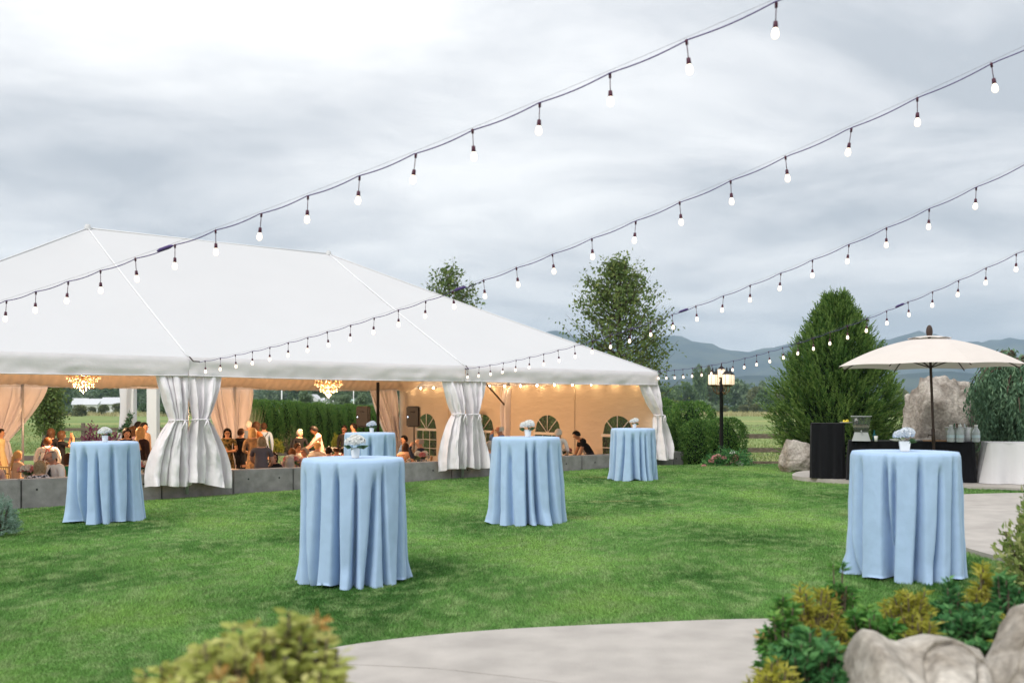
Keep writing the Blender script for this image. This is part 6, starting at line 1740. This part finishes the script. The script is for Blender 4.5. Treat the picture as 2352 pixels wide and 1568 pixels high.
P_(683, 1016, 25, 80, 'seated man with brown hair and white shirt facing right', 'sit', 'table', hair='short', hcol='brown', top='white', bottom='dark', skin='t')
P_(699, 1026, 23.2, -40, 'seated older man with glasses and mauve shirt', 'sit', 'table', hair='short', hcol='grey', top='mauve', bottom='dark', glasses=True, skin='r')
P_(689, 984, 27, 30, 'standing woman with short white hair in black top before the hedge', arms='table', hair='short', hcol='white', top='black', bottom='dark', hy=30)
P_(721, 977, 26.5, -75, 'dark haired man in pink shirt leaning towards the white haired woman', arms='reach', lean=16, hp=14, hair='short', hcol='black', top='pink', bottom='khaki', skin='t')
P_(729, 1012, 25.4, 180, 'seated guest with short blond hair in white shirt, back to camera', 'sit', 'table', hair='short', hcol='blonde', top='white', bottom='dark')
P_(755, 1024, 24.5, 175, 'seated guest with black hair behind the front centre blue table', 'sit', 'table', hair='short', hcol='black', top='white', bottom='dark')
P_(773, 1022, 25, 185, 'seated man with a bald patch behind the front centre blue table', 'sit', 'table', hair='bald', hcol='brown', top='red', bottom='dark', skin='t')
P_(788, 1025, 25.8, 200, 'seated guest in red half hidden by the rear blue table', 'sit', 'table', hair='short', hcol='black', top='red', bottom='dark')
P_(791, 975, 28, -20, 'standing guest dressed in black left of the speaker', hair='short', hcol='black', top='black', bottom='dark', skin='d')
P_(812, 970, 28.5, -80, 'dark haired man in peach shirt beside the speaker, facing left', hair='short', hcol='black', top='peach', bottom='dark', skin='t')
P_(928, 998, 28.5, -60, 'dark haired man in blue shirt below the right speaker', 'sit', 'table', hair='short', hcol='black', top='blue', bottom='dark', skin='t')
P_(931, 1016, 26, 160, 'seated guest with dark brown hair and pale pink top', 'sit', 'table', 6, hair='bob', hcol='brown', top='peach', bottom='orange')
P_(963, 1002, 25, -80, 'balding man in navy jacket drinking from a glass', 'sit', ('drink', 'drink'), 4, hair='bald', hcol='grey', top='navy', bottom='dark', build=1.05)
P_(1125, 1010, 22.6, 170, 'seated guest in light blue shirt behind the middle tent curtain', 'sit', 'table', hair='short', hcol='grey', top='ltblue', bottom='dark')
P_(1147, 973, 24, -80, 'bald man in blue shirt facing left by the middle tent curtain', arms='drink', lean=8, hair='bald', hcol='white', top='blue', bottom='dark', skin='r')
P_(1282, 983, 25, 160, 'white haired man in white shirt, back to camera, beside the middle right table', arms='table', lean=10, hair='short', hcol='white', top='white', bottom='dark', build=1.1)
P_(1324, 988, 26, -80, 'bearded waiter in black shirt leaning over a table', arms='reach', lean=42, hp=-12, hair='short', hcol='black', top='black', bottom='dark', skin='t', sleeveless=True)
finish_people()
if not CH_USED[0]: bpy.data.objects.remove(CHAIR0)

# ------------------------------------------------------------------ haze
m_haze = bpy.data.materials.new('haze_air'); m_haze.use_nodes = True
t_ = m_haze.node_tree; t_.nodes.clear(); ho = N(t_, 'ShaderNodeOutputMaterial'); pv = N(t_, 'ShaderNodeVolumePrincipled')
pv.inputs['Color'].default_value = (0.60, 0.79, 0.98, 1); pv.inputs['Density'].default_value = 1.35e-4; pv.inputs['Anisotropy'].default_value = 0.0
t_.links.new(pv.outputs[0], ho.inputs['Volume'])
hb = MB(); hb.box((0, 3950, 240), (9900*1.6, 8300, 522)); hz_o = hb.build('haze', m_haze, smooth=False); tag(hz_o, 'thin bluish haze over the valley', 'haze', kind='stuff')
